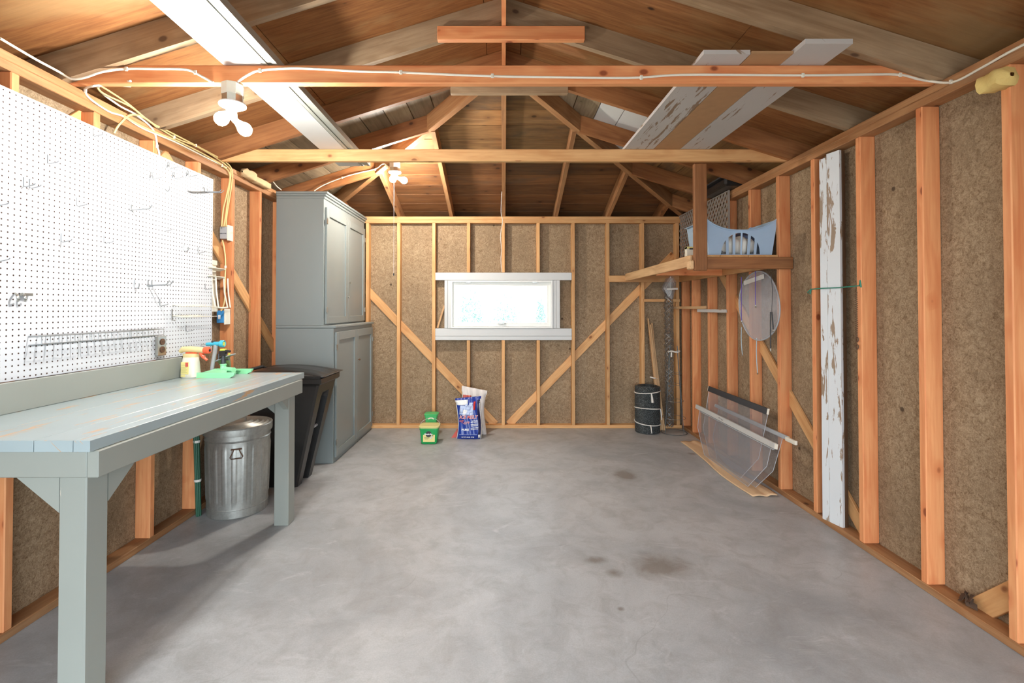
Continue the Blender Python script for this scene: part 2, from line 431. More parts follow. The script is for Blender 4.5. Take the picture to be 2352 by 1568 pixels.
M['stakegreen'] = plain('green_coated_stake', (52, 96, 74), 0.4)
M['purple'] = plain('purple_cord', (104, 78, 150), 0.6)
M['paleblue'] = plain('pale_blue_cord', (176, 200, 208), 0.6)
M['leaf'] = plain('dry_leaf', (84, 62, 46), 0.9, var=0.2)
M['towelstripe'] = plain('grey_stripe_towel', (120, 116, 112), 0.9)
M['gravel'] = plain('driveway', (170, 168, 162), 0.9)
M['lawn'] = plain('lawn_green', (110, 138, 80), 0.95, var=0.2)
M['foliage'] = plain('shrub_green', (92, 140, 122), 0.8, var=0.2)
def galv():
    t = NT('galvanised_sheet'); v = t.coord('Object'); a = t.noise(v, 30, 3, 0.7, 1.0); b = t.noise(t.scale(v, (1, 1, 0.25)), 12, 4)
    col = t.mix(a, srgb(190, 190, 184), srgb(144, 144, 136)); col = t.mix(t.mapr(b, 0.5, 0.75, 0, 0.5), col, srgb(110, 106, 98))
    return t.done(col, t.mapr(b, 0.3, 0.7, 0.34, 0.55), 0.7, 0.5)
M['galv'] = galv()
def emit(name, rgb, st):
    t = NT(name); t.p.inputs['Base Color'].default_value = rgb+(1,); t.p.inputs['Emission Color'].default_value = rgb+(1,); t.p.inputs['Emission Strength'].default_value = st
    return t.m
M['bulb_f'] = emit('lit_bulb_front', (1.0, 0.98, 0.95), BULB_FRONT)
M['bulb_b'] = emit('lit_bulb_back', (1.0, 0.93, 0.84), BULB_BACK)
def clear(name, tint, op, rough=0.12, diff=0.12):
    t = NT(name); nt = t.t; out = nt.nodes['Material Output']
    tr = t.n('ShaderNodeBsdfTransparent'); tr.inputs[0].default_value = tint
    gl = t.n('ShaderNodeBsdfGlossy'); gl.inputs['Roughness'].default_value = rough
    df = t.n('ShaderNodeBsdfDiffuse'); df.inputs[0].default_value = (0.75, 0.75, 0.76, 1)
    m1 = t.n('ShaderNodeMixShader'); m1.inputs[0].default_value = diff; t.l(tr.outputs[0], m1.inputs[1]); t.l(df.outputs[0], m1.inputs[2])
    fr = t.n('ShaderNodeLayerWeight'); fr.inputs[0].default_value = 0.25
    m2 = t.n('ShaderNodeMixShader'); t.l(t.math('ADD', t.math('MULTIPLY', t.math('POWER', fr.outputs['Facing'], 3.0), op*0.5), 0.03), m2.inputs[0]); t.l(m1.outputs[0], m2.inputs[1]); t.l(gl.outputs[0], m2.inputs[2])
    t.l(m2.outputs[0], out.inputs[0]); nt.nodes.remove(t.p); return t.m
M['glass'] = clear('window_glass', (0.96, 0.98, 0.98, 1), 0.8, 0.02, 0.0)
M['poly'] = clear('clear_acrylic', (0.93, 0.93, 0.94, 1), 0.9, 0.15, 0.10)
M['polyedge'] = clear('acrylic_edge', (0.8, 0.84, 0.86, 1), 0.9, 0.1, 0.55)
M['netting'] = clear('fine_netting', (0.9, 0.9, 0.92, 1), 0.1, 0.5, 0.22)
M['bagclear'] = clear('clear_bag', (0.92, 0.92, 0.92, 1), 0.9, 0.08, 0.22)

# ------------------------------------------------------------------ room constants
XR, XL, YB = 2.06, -2.07, 5.505          # inner faces of the studs
SW, SD = 0.038, 0.089                    # framing lumber
ZP0, ZP1 = 2.379, 2.455                  # double top plate
YF = -1.30
SL, ZR = 0.314, 3.105                    # roof slope, underside of rafters at the ridge
RD = 0.145
HY = 3.43                                # where the hip starts
def zb(x): return ZR-SL*abs(x)
def zh(y): return ZR-SL*(y-HY)
S = lambda o, n=None: tag(o, kind='structure')

# floor
S(MB().box((-2.32, YF-0.15, -0.12), (2.32, 5.75, 0)).build('floor', M['concrete'], smooth=False))
bpy.data.objects['floor'].location.z = -0.12
# ---- walls (sheathing) with their studs as pieces
wr = S(MB().box((XR+SD, YF, 0), (XR+SD+0.014, YB+SD+.014, ZP1), ax=(0, 1, 0)).build('wall_right', M['fiber'], smooth=False))
wl = S(MB().box((XL-SD-0.014, YF, 0), (XL-SD, YB+SD+.014, ZP1), ax=(0, 1, 0)).build('wall_left', M['fiber'], smooth=False))
wx0, wx1, wz0, wz1 = -0.60, 0.556, 1.16, 1.706
m = MB(); y0, y1 = YB+SD, YB+SD+0.014
for a, b in (((-2.16, y0, 0), (wx0, y1, ZP1)), ((wx1, y0, 0), (2.15, y1, ZP1)), ((wx0, y0, 0), (wx1, y1, wz0)), ((wx0, y0, wz1), (wx1, y1, ZP1))): m.box(a, b)
wb = S(m.build('wall_back', M['fiber'], smooth=False))
m = MB()
for a, b in (((-2.16, YF-.014, 0), (-1.85, YF, ZP1)), ((1.85, YF-.014, 0), (2.15, YF, ZP1)), ((-1.85, YF-.014, 2.11), (1.85, YF, ZP1))): m.box(a, b)
m.prism([(-2.16, YF-.014, ZP1), (2.15, YF-.014, ZP1), (2.15, YF-.014, 2.57), (0, YF-.014, 3.24), (-2.16, YF-.014, 2.57)], (0, .014, 0))
wf = S(m.build('wall_front', M['fiber'], smooth=False))
def piece(name, mb, mat, parent, label=None, sm=False):
    o = mb.build(name, mat, parent, smooth=sm)
    if label: o['label'] = label
    return o
# right wall
ysR = [5.17-.4064*k for k in range(11)]
for i, y in enumerate(ysR):
    piece('stud', MB().box((XR, y, SW), (XR+SD, y+SW, ZP0), 0.004), M['fir'], wr)
piece('stud', MB().box((XR, YB-SW, SW), (XR+SD, YB, ZP0), 0.004), M['fir'], wr)
for k in range(2): piece('top_plate', MB().box((XR, YF, ZP0+k*.038), (XR+SD, YB+SD, ZP0+k*.038+.0375), 0.003), M['fir_aged'], wr)
piece('sill_plate', MB().box((XR, YF, 0), (XR+SD, YB, SW), 0.003), M['fir_aged'], wr)
def brace(a, b, X, par, mat=M['pine']):
    a, b = Vector(a), Vector(b); piece('brace', MB().beam(a, b, 0.019, SD, up=(1, 0, 0) if False else Vector((0, 0, 1)), bev=.002), mat, par)
brace((XR+SD-.012, 2.80, .04), (XR+SD-.012, 5.20, 2.22), 0, wr)
brace((XR+SD-.012, 2.16, .02), (XR+SD-.012, 0.3, 2.0), 0, wr)
# left wall
ysL = [1.98+.4064*k for k in range(9)]
for i, y in enumerate([1.574]+ysL):
    piece('stud', MB().box((XL-SD, y, SW), (XL, y+SW, ZP0), 0.004), M['fir'], wl)
for k in range(2): piece('top_plate', MB().box((XL-SD, YF, ZP0+k*.038), (XL, YB+SD, ZP0+k*.038+.0375), 0.003), M['fir_aged'], wl)
piece('sill_plate', MB().box((XL-SD, YF, 0), (XL, YB, SW), 0.003), M['fir_aged'], wl)
brace((XL-SD+.012, 2.97, 2.36), (XL-SD+.012, 5.1, 0.42), 0, wl)
brace((XL-SD+.012, 2.42, 2.36), (XL-SD+.012, 0.4, 0.4), 0, wl)
# back wall
for x in (-2.03, -1.585, -1.222, -.813, .808, 1.211, 1.615, 2.02):
    piece('stud', MB().box((x-SW/2, YB, SW), (x+SW/2, YB+SD, ZP0), 0.003), M['pine'], wb)
for x in (-.409, -.005, .401):
    piece('stud', MB().box((x-SW/2, YB, 1.803), (x+SW/2, YB+SD, ZP0), 0.003), M['pine'], wb)
    piece('stud', MB().box((x-SW/2, YB, SW), (x+SW/2, YB+SD, 1.018), 0.003), M['pine'], wb)
for k in range(2): piece('top_plate', MB().box((XL, YB, ZP0+k*.038), (XR, YB+SD, ZP0+k*.038+.0375), 0.003), M['pine'], wb)
piece('sill_plate', MB().box((XL, YB, 0), (XR, YB+SD, SW), 0.003), M['pine'], wb)
for a, b in (((-1.70, 1.70), (-.10, .03)), ((.06, .03), (2.0, 2.02))):
    piece('brace', MB().beam((a[0], YB+SD-.012, a[1]), (b[0], YB+SD-.012, b[1]), .019, .089, bev=.002), M['pine'], wb)
piece('blocking', MB().box((1.62, YB-.02, 1.462), (2.04, YB, 1.494), .002), M['pine'], wb)

# ---- window
win = MB(); Yw = YB-.004
def ring(mb, x0, x1, z0, z1, t, ya, yb):
    mb.box((x0, ya, z0), (x1, yb, z0+t)); mb.box((x0, ya, z1-t), (x1, yb, z1)); mb.box((x0, ya, z0+t), (x0+t, yb, z1-t)); mb.box((x1-t, ya, z0+t), (x1, yb, z1-t))
ring(win, -.611, .566, 1.157, 1.710, .018, Yw-.012, YB+SD+.02)
win = S(win.build('window_1', M['vinyl'], smooth=False))
m = MB(); ring(m, -.592, .547, 1.176, 1.691, .045, YB+.02, YB+.055); sash = piece('sash', m, M['vinyl'], win)
m = MB(); m.box((-.55, YB+.036, 1.217), (.505, YB+.040, 1.65)); piece('pane', m, M['glass'], sash)
m = MB(); m.box((-.07, YB+.004, 1.20), (.02, YB+.02, 1.213), .003); m.tube([(-.02, YB+.005, 1.205), (.0, YB-.01, 1.212), (.03, YB-.01, 1.207)], .004, 6); piece('crank', m, M['metal'], win)
for x in (-.41, .36): piece('hinge', MB().box((x-.025, YB+.004, 1.684), (x+.025, YB+.02, 1.692)), M['metal'], win)
piece('header_board', MB().box((-.793, YB-.006, 1.714), (.788, YB+.06, 1.801), .002), M['win_paint'], win)
piece('sill_board', MB().box((-.793, YB-.006, 1.066), (.788, YB+.06, 1.154), .002), M['win_paint'], win)
piece('apron_board', MB().box((-.793, YB-.004, 1.020), (.788, YB+.06, 1.0645), .002), M['win_paint'], win)
for x0, x1 in ((-.687, -.650), (-.648, -.612), (.568, .609), (.611, .652)):
    piece('jamb_board', MB().box((x0, YB-.004, 1.156), (x1, YB+.06, 1.712), .002), M['win_paint'], win)
tag(MB().beam((-.775, YB+.045, 1.158), (-.695, YB+.06, 1.42), .012, .02).build('stick', M['stake'], smooth=False), 'thin wooden stick leaning in the stud bay left of the window', 'stick')

# ---- roof: ceiling = the thin outer skin; sheets, planks, rafters and beams are its pieces
def top(x, y): return min(ZR-SL*abs(x), ZR-SL*(y-HY))+RD
E = 2.45; YE = HY+E
def up(p, t): return Vector(p)+Vector((0, 0, t))
m = MB(); t0, t1 = .020, .035
def P(x, y): return Vector((x, y, top(x, y)))
for poly in ([(0, YF-.3), (E, YF-.3), (E, YE), (0, HY)], [(0, HY), (-E, YE), (-E, YF-.3), (0, YF-.3)], [(0, HY), (E, YE), (-E, YE)]):
    m.prism([up(P(*q), t0) for q in poly], (0, 0, t1-t0))
roof = S(m.build('ceiling', M['plywood'], smooth=False))
def slab(name, poly, th, mat, ax, parent=roof, label=None):
    m = MB(); m.prism([Vector(p) for p in poly], (0, 0, th), ax); return piece(name, m, mat, parent, label)
# plywood sheets on both side slopes (from the door to the hip), joints left open by 4 mm
for sgn in (-1, 1):
    for xa, xb in ((.002, .118), (.122, 1.283), (1.287, E)):
        for ya, yb in ((YF-.3, 1.02), (1.024, HY-.002)):
            slab('plywood_sheet', [up(P(sgn*x, y), .002) for x, y in ((xa, ya), (xb, ya), (xb, yb), (xa, yb))], .014, M['plywood'], (1, 0, -sgn*SL))
    # planks along the slope behind the third rafter pair
    x = .03; k = 0
    while x < E-.03:
        x2 = min(x+.178, E)
        whites = sgn > 0 and k in (4, 5)
        mat = M['win_paint'] if whites else (M['deck_grey'] if sgn < 0 or k < 4 else M['deck'])
        slab('roof_plank', [up(P(sgn*x, HY), .002), up(P(sgn*x2, HY), .002), up(Vector((sgn*x2, HY+x2, zb(x2)+RD)), .002), up(Vector((sgn*x, HY+x, zb(x)+RD)), .002)], .014, mat, (0, 1, 0), label='white painted roof plank' if whites else None)
        x = x2+.008; k += 1
# hip end planks
r = .03; k = 0
while r < E-.03:
    r2 = min(r+.178, E)
    slab('roof_plank', [Vector((-r, HY+r, zb(r)+RD+.002)), Vector((r, HY+r, zb(r)+RD+.002)), Vector((r2, HY+r2, zb(r2)+RD+.002)), Vector((-r2, HY+r2, zb(r2)+RD+.002))], .014, M['deck'] if k < 7 else M['deck_dark'], (1, 0, 0))
    r = r2+.007; k += 1
# eaves: unseen boards added to close the gap against daylight
for sgn in (-1, 1):
    piece('light_block_fascia', MB().box((sgn*E, YF-.3, 2.30), (sgn*(E+.02), YE, 2.50)), M['rafter_brown'], roof)
    piece('light_block_soffit', MB().box((sgn*2.18, YF-.3, 2.30), (sgn*E, YE, 2.31)), M['rafter_brown'], roof)
piece('light_block_fascia', MB().box((-E, YE, 2.30), (E, YE+.02, 2.50)), M['rafter_brown'], roof)
piece('light_block_soffit', MB().box((-2.18, YB+.115, 2.30), (2.18, YE, 2.31)), M['rafter_brown'], roof)
# rafters
def rafter(sgn, y, x0, mat, x1=2.43):
    q = [(sgn*x0, y, zb(x0)), (sgn*x1, y, zb(x1)), (sgn*x1, y+SW, zb(x1)), (sgn*x0, y+SW, zb(x0))]
    piece('rafter', MB().hexa(q+[up(p, RD) for p in q] if sgn > 0 else q[::-1]+[up(p, RD) for p in q[::-1]], (1, 0, -sgn*SL)), mat, roof)
for y, mt in ((.39, 'rafter'), (1.00, 'rafter'), (1.60, 'rafter'), (2.21, 'rafter'), (2.82, 'rafter'), (3.40, 'rafter_brown')):
    for s_ in (-1, 1): rafter(s_, y, .013, M[mt])
for y in (4.05, 4.66, 5.27):
    for s_ in (-1, 1): rafter(s_, y, y-HY+.03, M['rafter_brown'])
for x in (-1.83, -1.22, -.61, 0, .61, 1.22, 1.83):
    y0 = HY+abs(x)+.03; q = [(x-SW/2, y0, zh(y0)), (x+SW/2, y0, zh(y0)), (x+SW/2, YE-.02, zh(YE-.02)), (x-SW/2, YE-.02, zh(YE-.02))]
    piece('rafter', MB().hexa(q+[up(p, RD) for p in q], (0, 1, -SL)), M['fir_aged'] if abs(x) < 1.3 else M['rafter_brown'], roof)
for s_ in (-1, 1):
    d = .027/1.414; a, b = .03, 2.40; q = []
    for (x, off) in ((a, -d), (a, d), (b, d), (b, -d)): q.append((s_*(x+off), HY+x-off, zb(x)))
    if s_ < 0: q = q[::-1]
    piece('hip_rafter', MB().hexa(q+[up(p, RD+.01) for p in q], (s_, 1, -SL)), M['fir_aged'], roof)
piece('ridge_board', MB().box((-.0125, YF-.2, 3.055), (.0125, HY, 3.245)), M['fir'], roof)
piece('collar_tie', MB().box((-.393, 2.78, 2.97), (.48, 2.818, 3.052), .003), M['fir'], roof)
piece('collar_tie', MB().box((-.38, 3.36, 2.915), (.46, 3.398, 3.0), .003), M['rafter'], roof)
for y, mt in ((2.25, 'fir'), (3.44, 'pine'), (1.04, 'fir')):
    z0, z1 = ZP1+.001, ZP1+SD
    def tb(x, y_): return z1 if abs(x) < 1.90 else min(z1, zb(x)+RD)
    piece('tie_beam', MB().box((XL-.07, y, z0), (XR+.07, y+SW, z1), .004), M[mt], roof)

# outside
S(MB().box((-14, -16, -.16), (14, YF-.15, -.13)).build('ground', M['gravel'], smooth=False))
S(MB().box((-14, 5.76, -.9), (14, 30, -.85)).build('ground', M['lawn'], smooth=False))
def shrub(x, y, h, rw, label):
    m = MB()
    for i in range(1500):
        a, b, c = R.gauss(0, 1), R.gauss(0, 1), R.gauss(0, 1); l = math.sqrt(a*a+b*b+c*c)+1e-6; q = R.uniform(.55, 1)
        p = Vector((x+a/l*rw*q, y+b/l*rw*q, -.85+h*.5+c/l*h*.5*q)); s_ = .045
        u = Vector((R.uniform(-1, 1), R.uniform(-1, 1), R.uniform(-1, 1))).normalized(); v = u.orthogonal().normalized()
        m.poly([p-u*s_, p+v*s_*.5, p+u*s_, p-v*s_*.5])
    t = thing('shrub', (x, y, -.85), label, 'shrub', 'shrubs outside the window')
    m.build('foliage', M['foliage'], t, smooth=False)
    MB().tube([(x, y, -.86), (x+.03, y, -.85+h*.6)], [.05, .02], 6).build('trunk', M['brown_old'], t)
shrub(.02, 11.5, 2.58, .55, 'round leafy shrub seen in the middle of the window')
shrub(-.85, 12.5, 2.75, .42, 'tall leafy shrub seen at the left of the window')
shrub(.98, 12.5, 2.6, .16, 'narrow leafy shrub seen at the right edge of the window')
# ================================================================== THINGS
# ------------------------------------------------------------------ lamps
def bulb(mb, c, ax, r=.031):
    ax = Vector(ax).normalized()
    mb.lathe([(.013, -.075), (.014, -.05), (.020, -.03), (r*.96, -.010), (r, .005), (r*.86, .020), (r*.5, .030), (.002, .033)], c, 20, ax)
def lamp(base, label, mat, bulbs, sock_dir, cord=None, group='twin bulb ceiling lamps'):
    t = thing('ceiling_lamp', base, label, 'lamp', group)
    b = Vector(base); z = b.z
    m = MB(); m.lathe([(.048, 0), (.050, -.004), (.050, -.052), (.047, -.056)][::-1], b, 8); m.build('junction_box', M['ivory'], t, smooth=False)
    m = MB(); m.lathe([(.047, -.090), (.047, -.056)], b, 8); m.build('box_extension', M['metal'], t, smooth=False)
    m = MB(); m.lathe([(.02, -.125), (.042, -.112), (.058, -.104), (.060, -.098), (.058, -.092), (.03, -.09)], b, 24); m.build('lamp_holder', M['vinyl'], t)
    for c, ax in bulbs:
        c = Vector(c); ax = Vector(ax).normalized()
        m = MB(); m.tube([b+Vector((0, 0, -.11)), c-ax*.07], .016, 12); s_ = m.build('socket', M['vinyl'], t)
        m = MB(); bulb(m, c, ax); m.build('bulb', mat, t, ang=60)
    if cord:
        m = MB(); m.tube([b+Vector((.03, -.03, -.10)), b+Vector((cord[0], cord[1], -.2)), b+Vector((cord[0], cord[1], -cord[2]))], .0016, 6); m.build('pull_cord', M['white'], t)
        MB().lathe([(.002, .012), (.006, .006), (.007, -.004), (.004, -.012)][::-1], b+Vector((cord[0], cord[1], -cord[2]-.01)), 12).build('cord_knob', M['dark'], t)
    return t
lamp((-1.300, 2.262, ZP1), 'lit twin bulb lamp under the front cross beam near the pegboard', M['bulb_f'],
     [((-1.345, 2.25, 2.286), (-.75, -.1, -.6)), ((-1.235, 2.25, 2.236), (.75, 0, -.7))], None)
lamp((-1.035, 4.49, 2.775), 'lit twin bulb lamp with long pull cord above the cupboard', M['bulb_b'],
     [((-1.045, 4.46, 2.605), (-.2, 0, -1)), ((-.945, 4.47, 2.595), (.9, 0, -.35))], None, cord=(0.0, -.03, 1.06))
# ------------------------------------------------------------------ cables
def cable(name, pts, r, mat, label, cat='cable', group=None, n=6, staples=()):
    t = thing(name, pts[0], label, cat, group)
    MB().tube(arc(pts, n), r, 8).build('string_line' if 'string' in name else 'sheath', mat, t)
    for p in staples: MB().box(Vector(p)-Vector((.007, .004, .010)), Vector(p)+Vector((.007, .004, .010)), .002).build('staple', M['ivory'], t, smooth=False)
    return t
yb = 2.25-.006
L_ = [atX(0, 88, XL+.006), atX(80, 135, XL+.006), atX(132, 163, XL+.010)]
B_ = [atY(*p, 2.20) for p in ((162, 180), (185, 180), (205, 175), (235, 165))]+[atY(*p, yb) for p in ((290, 158), (360, 158), (430, 160), (465, 176), (490, 190))]
cable('electric_cable', L_+B_, .0055, M['cable'], 'white cable from the left wall plate along the beam to the front lamp', staples=[atX(158, 178, XL+.008), atY(290, 158, yb-.004), atY(449, 166, yb-.004)])
B2 = [atY(*p, yb) for p in ((546, 188), (570, 172), (597, 162), (660, 157), (720, 158), (830, 164), (915, 166), (1000, 170), (1130, 175), (1250, 177), (1400, 179), (1470, 178), (1560, 172), (1700, 172), (1850, 173), (2000, 171), (2068, 172), (2110, 182), (2140, 187))]
R2 = [atX(*p, XR-.006) for p in ((2190, 188), (2250, 158), (2310, 124), (2352, 102))] + [Vector((XR-.006, 1.2, 2.43))]
cable('electric_cable', B2+R2, .0055, M['cable'], 'long white cable across the front beam from the lamp to the right wall', staples=[atY(*p, yb-.004) for p in ((597, 162), (921, 166), (1131, 174), (1473, 178), (1844, 173), (2068, 172))]+[atX(2184, 188, XR-.008)])
xx = XL+.006
cable('electric_cable', [atY(300, 198, 2.34), atY(270, 196, 2.32), atY(235, 196, 2.28), atY(212, 198, 2.24), atX(196, 205, xx), atX(205, 225, xx), atX(250, 256, xx), atX(285, 268, xx), atX(330, 296, xx), atX(400, 325, xx), atX(470, 360, xx), atX(520, 385, xx)], .005, M['cable'], 'white cable looping off the front beam down onto the left plate', staples=[atX(196, 208, xx+.004)])
cable('electric_cable', [atY(300, 186, 2.245), atX(225, 200, xx+.004), atX(270, 240, xx), atX(310, 262, xx), atX(345, 290, xx+.004), atX(357, 310, xx), atX(361, 335, xx+.004), atX(366, 356, xx+.004), Vector((XL+.002, atX(366, 356, xx).y, 2.2))], .005, M['cable'], 'white cable dropping behind the pegboard beside the third stud', staples=[atX(361, 336, xx+.006)])
yel = [((222, 192), (235, 213), (300, 245), (335, 272), (400, 315), (455, 338), (500, 365), (525, 385), (530, 400), (524, 450), (519, 490), (514, 520)),
       ((225, 193), (290, 235), (345, 280), (378, 297), (450, 334), (515, 370), (533, 392), (531, 430), (521, 495), (519, 520)),
       ((285, 266), (330, 292), (410, 325), (470, 355), (510, 380), (528, 402), (520, 450), (513, 480), (509, 520))]
for k, (pl, lb) in enumerate(zip(yel, ('yellowed cable nearest the pegboard running down into the grey switch box', 'middle yellowed cable running down into the grey switch box', 'yellowed cable furthest from the pegboard, into the grey switch box'))):
    pts = [atX(px, py, xx+.003+.002*k) if py < 388 else atX(px, py, XL+.008 if py < 480 else XL-.02) for px, py in pl]
    cable('electric_cable', pts, .0048, M['cable_y'], lb, group='yellowed cables', staples=[pts[4]])
cable('electric_cable', [atX(262, 306, XL-.01), atX(275, 285, XL+.004), atX(300, 264, XL+.01), atX(330, 270, xx), atX(360, 292, xx)], .005, M['cable_y'], 'yellowed cable arching up from behind the pegboard to the plate')
cable('electric_cable', [atX(511, 552, XL-.02), atX(515, 570, XL+.004), atX(518, 600, XL+.006), atX(517, 640, XL+.006), atX(516, 690, XL+.006), atX(508, 714, XL-.02)], .0048, M['cable_y'], 'yellowed cable between the grey box and the blue box', staples=[atX(518, 613, XL+.01)])
cable('electric_cable', [atY(*p, 4.64) for p in ((722, 438), (745, 424), (786, 408), (820, 398), (862, 388))]+[atY(876, 378, 4.55), atY(884, 376, 4.5), atY(893, 385, 4.47)], .005, M['cable'], 'white cable along the rafter above the cupboard to the rear lamp', staples=[atY(786, 408, 4.632), atY(862, 389, 4.632)])
cable('electric_cable', [atX(610, 405, XL+.008), atX(625, 415, XL+.008), atX(636, 428, XL+.008), atX(646, 436, XL+.01)], .005, M['cable'], 'short white cable on the left plate behind the foam strips')
cable('pull_string', [Vector((-.02, 4.98, 2.615)), Vector((-.028, 4.98, 2.4)), Vector((-.012, 4.98, 2.3)), Vector((-.034, 4.98, 2.15)), Vector((-.022, 4.98, 2.0)), Vector((-.030, 4.98, 1.90)), Vector((-.020, 4.98, 1.77))], .0028, M['tie'], 'thin white cord hanging in front of the window header', 'cord')

# ------------------------------------------------------------------ boxes on the left wall
def switch_box(py0, py1, y, zc, bodymat, label, fr, toggles, marks):
    t = thing('switch_box', (XL-.02, y, zc-.05), label, 'switch box')
    MB().box((XL-.062, y-.052, zc-.046), (XL-.004, y-.002, zc+.046), .003).build('body', bodymat, t, smooth=False)
    pl = MB().box((XL-.003, y-.058, zc-.058), (XL+.003, y+.014, zc+.058), .002).build('cover_plate', M['ivory'], t, smooth=False)
    if toggles: MB().obox((XL+.008, y-.022, zc+.006), (1, 0, .5), (0, 1, 0), (-.5, 0, 1), (.009, .004, .004), .001).build('toggle', M['ivory'], pl, smooth=False)
    else:
        for dz in (.022, -.022): MB().lathe([(.0, 0), (.015, 0), (.015, .003)], (XL+.001, y-.022, zc+dz), 16, (1, 0, 0)).build('socket', M['ivory'], pl)
    return t
g_ = switch_box(0, 0, 3.605, 1.952, M['greyp'], 'grey box with ivory toggle plate on the stud right of the pegboard', 0, True, None)
text('marking', 'GRAY BOX'[:0]+'INDOOR', .012, M['dark'], g_, (XL-.034, 3.5515, 1.945))
b_ = switch_box(0, 0, 3.575, 1.322, M['bluebox'], 'blue outlet box with ivory plate low on the stud', 0, False, None)
MB().box((XL-.050, 3.5215, 1.305), (XL-.032, 3.5235, 1.335)).build('sticker', M['white'], b_, smooth=False)
b_.children
# white wire holder between pegboard and stud
t = thing('wall_holder', (XL+.01, 3.40, 1.42), 'cream plastic frame holder on the wall between pegboard and switch boxes', 'holder')
y = 3.46
def PX(px, py, X=XL+.012): return atX(px, py, X)
for nm, a, b in (('top_bar', (470, 606), (509, 612)),):
    p, q = PX(*a), PX(*b); MB().beam((XL-.03, 3.30, 1.715), (XL-.03, 3.47, 1.715), .008, .035, bev=.002).build(nm, M['ivory'], t, smooth=False)
for z_, dy in ((1.665, 0), (1.605, -.01)):
    m = MB(); m.obox((XL+.0, 3.40+dy, z_), (1, 0, .35), (0, 1, 0), (-.35, 0, 1), (.022, .095, .003), .001); m.build('shelf_slat', M['ivory'], t, smooth=False)
for dy0 in (3.345, 3.49):
    for dx in (0, .018):
        MB().tube([(XL+.010+dx, dy0+dx, 1.605), (XL+.010+dx, dy0+dx+.01, 1.50), (XL+.028+dx*.5, dy0+.02+dx, 1.39)], .005, 8).build('side_rod', M['ivory'], t)
MB().tube([(XL+.028, 3.365, 1.392), (XL+.03, 3.44, 1.387), (XL+.028, 3.51, 1.392)], .006, 8).build('bottom_rod', M['ivory'], t)
MB().box((XL-.04, 3.34, 1.365), (XL-.034, 3.47, 1.72), .001).build('back_strip', M['ivory'], t, smooth=False)
MB().box((XL-.033, 3.36, 1.36), (XL-.02, 3.47, 1.385), .002).build('base_bar', M['ivory'], t, smooth=False)

# ------------------------------------------------------------------ pegboard and what hangs on it
PX0, PX1 = XL+.002, XL+.008
py0, py1, pz0, pz1 = .925, 3.355, 1.078, 2.298
m = MB(); m.box((PX0, py0, pz0), (PX1, py1, pz1))
# face towards the room carries the hole pattern in metres
fi = None
m.uv = [[(0.0127, 0.0127)]*len(f) for f in m.f]
for i, f in enumerate(m.f):
    if all(abs(m.v[k].x-PX1) < 1e-6 for k in f): m.uv[i] = [(m.v[k].y, m.v[k].z-.010) for k in f]
    else: m.uv[i] = [(0, 0)]*len(f)
tag(m.build('pegboard', M['peg'], smooth=False), 'large white pegboard on the left wall above the workbench', 'pegboard')
for yy in (py1-.03,):
    pass
XP = PX1
def hook(kind, px, py, label, L=.05):
    p = atX(px, py, XP+.004); m = MB(); y, z = p.y, p.z; X = XP+.0015
    W = .0024
    if kind == 'L':
        m.tube([(X, y, z+.038), (X, y, z), (X+.008, y, z-.004), (X+L*.9, y, z+.004), (X+L, y, z+.010)], W, 6)
    elif kind == 'LL':
        for d in (0, .026): m.tube([(X, y+d, z+.038), (X, y+d, z), (X+.008, y+d, z-.004), (X+L*.9, y+d, z+.006), (X+L, y+d, z+.012)], W, 6)
    elif kind == 'V':
        m.tube([(X+.02, y-.028, z+.012), (X, y-.012, z), (X, y-.006, z+.036), (X, y+.006, z+.036), (X, y+.012, z), (X+L, y+.020, z+.014)], W, 6)
        m.tube([(X, y+.012, z), (X+L*.7, y+.03, z-.004)], W, 6)
    elif kind == 'J':
        m.tube(arc([(X, y, z+.035), (X+.001, y, z), (X+.012, y, z-.012), (X+.024, y, z-.004), (X+.026, y, z+.016)], 4), W*1.3, 6)
    elif kind == 'A':
        m.tube([(X, y, z+.03), (X, y, z), (X+L*.85, y, z+.006), (X+L, y, z+.028)], W*1.5, 6); m.obox((X, y, z), (1, 0, 0), (0, 1, 0), (0, 0, 1), (.003, .014, .006), .001)
    elif kind == 'AA':
        for d in (0, .03): m.tube([(X, y+d, z+.03), (X, y+d, z), (X+L*.85, y+d, z+.004), (X+L, y+d, z+.028)], W*1.3, 6)
        m.obox((X, y+.015, z), (1, 0, 0), (0, 1, 0), (0, 0, 1), (.003, .024, .005), .001)
    elif kind == 'R':
        m.tube([(X, y, z+.03), (X, y, z)], W, 6)
        for d in (.0, .025):
            m.tube([(X+.006, y+d, z), (X+.105, y+d, z), (X+.12, y+d, z+.014)], W*1.2, 6)
            m.tube([(X+.006, y+d, z), (X+.012, y-.17+d, z-.040), (X+.012, y-.19+d, z-.036)], W*1.2, 6)
        m.tube([(X, y-.01, z+.03), (X+.012, y-.01, z-.006)], W, 6); m.tube([(X, y+.03, z+.03), (X+.012, y+.03, z-.004)], W, 6)
    o = m.build('pegboard_hook', M['wire']); return tag(o, label, 'hook', 'pegboard hooks')
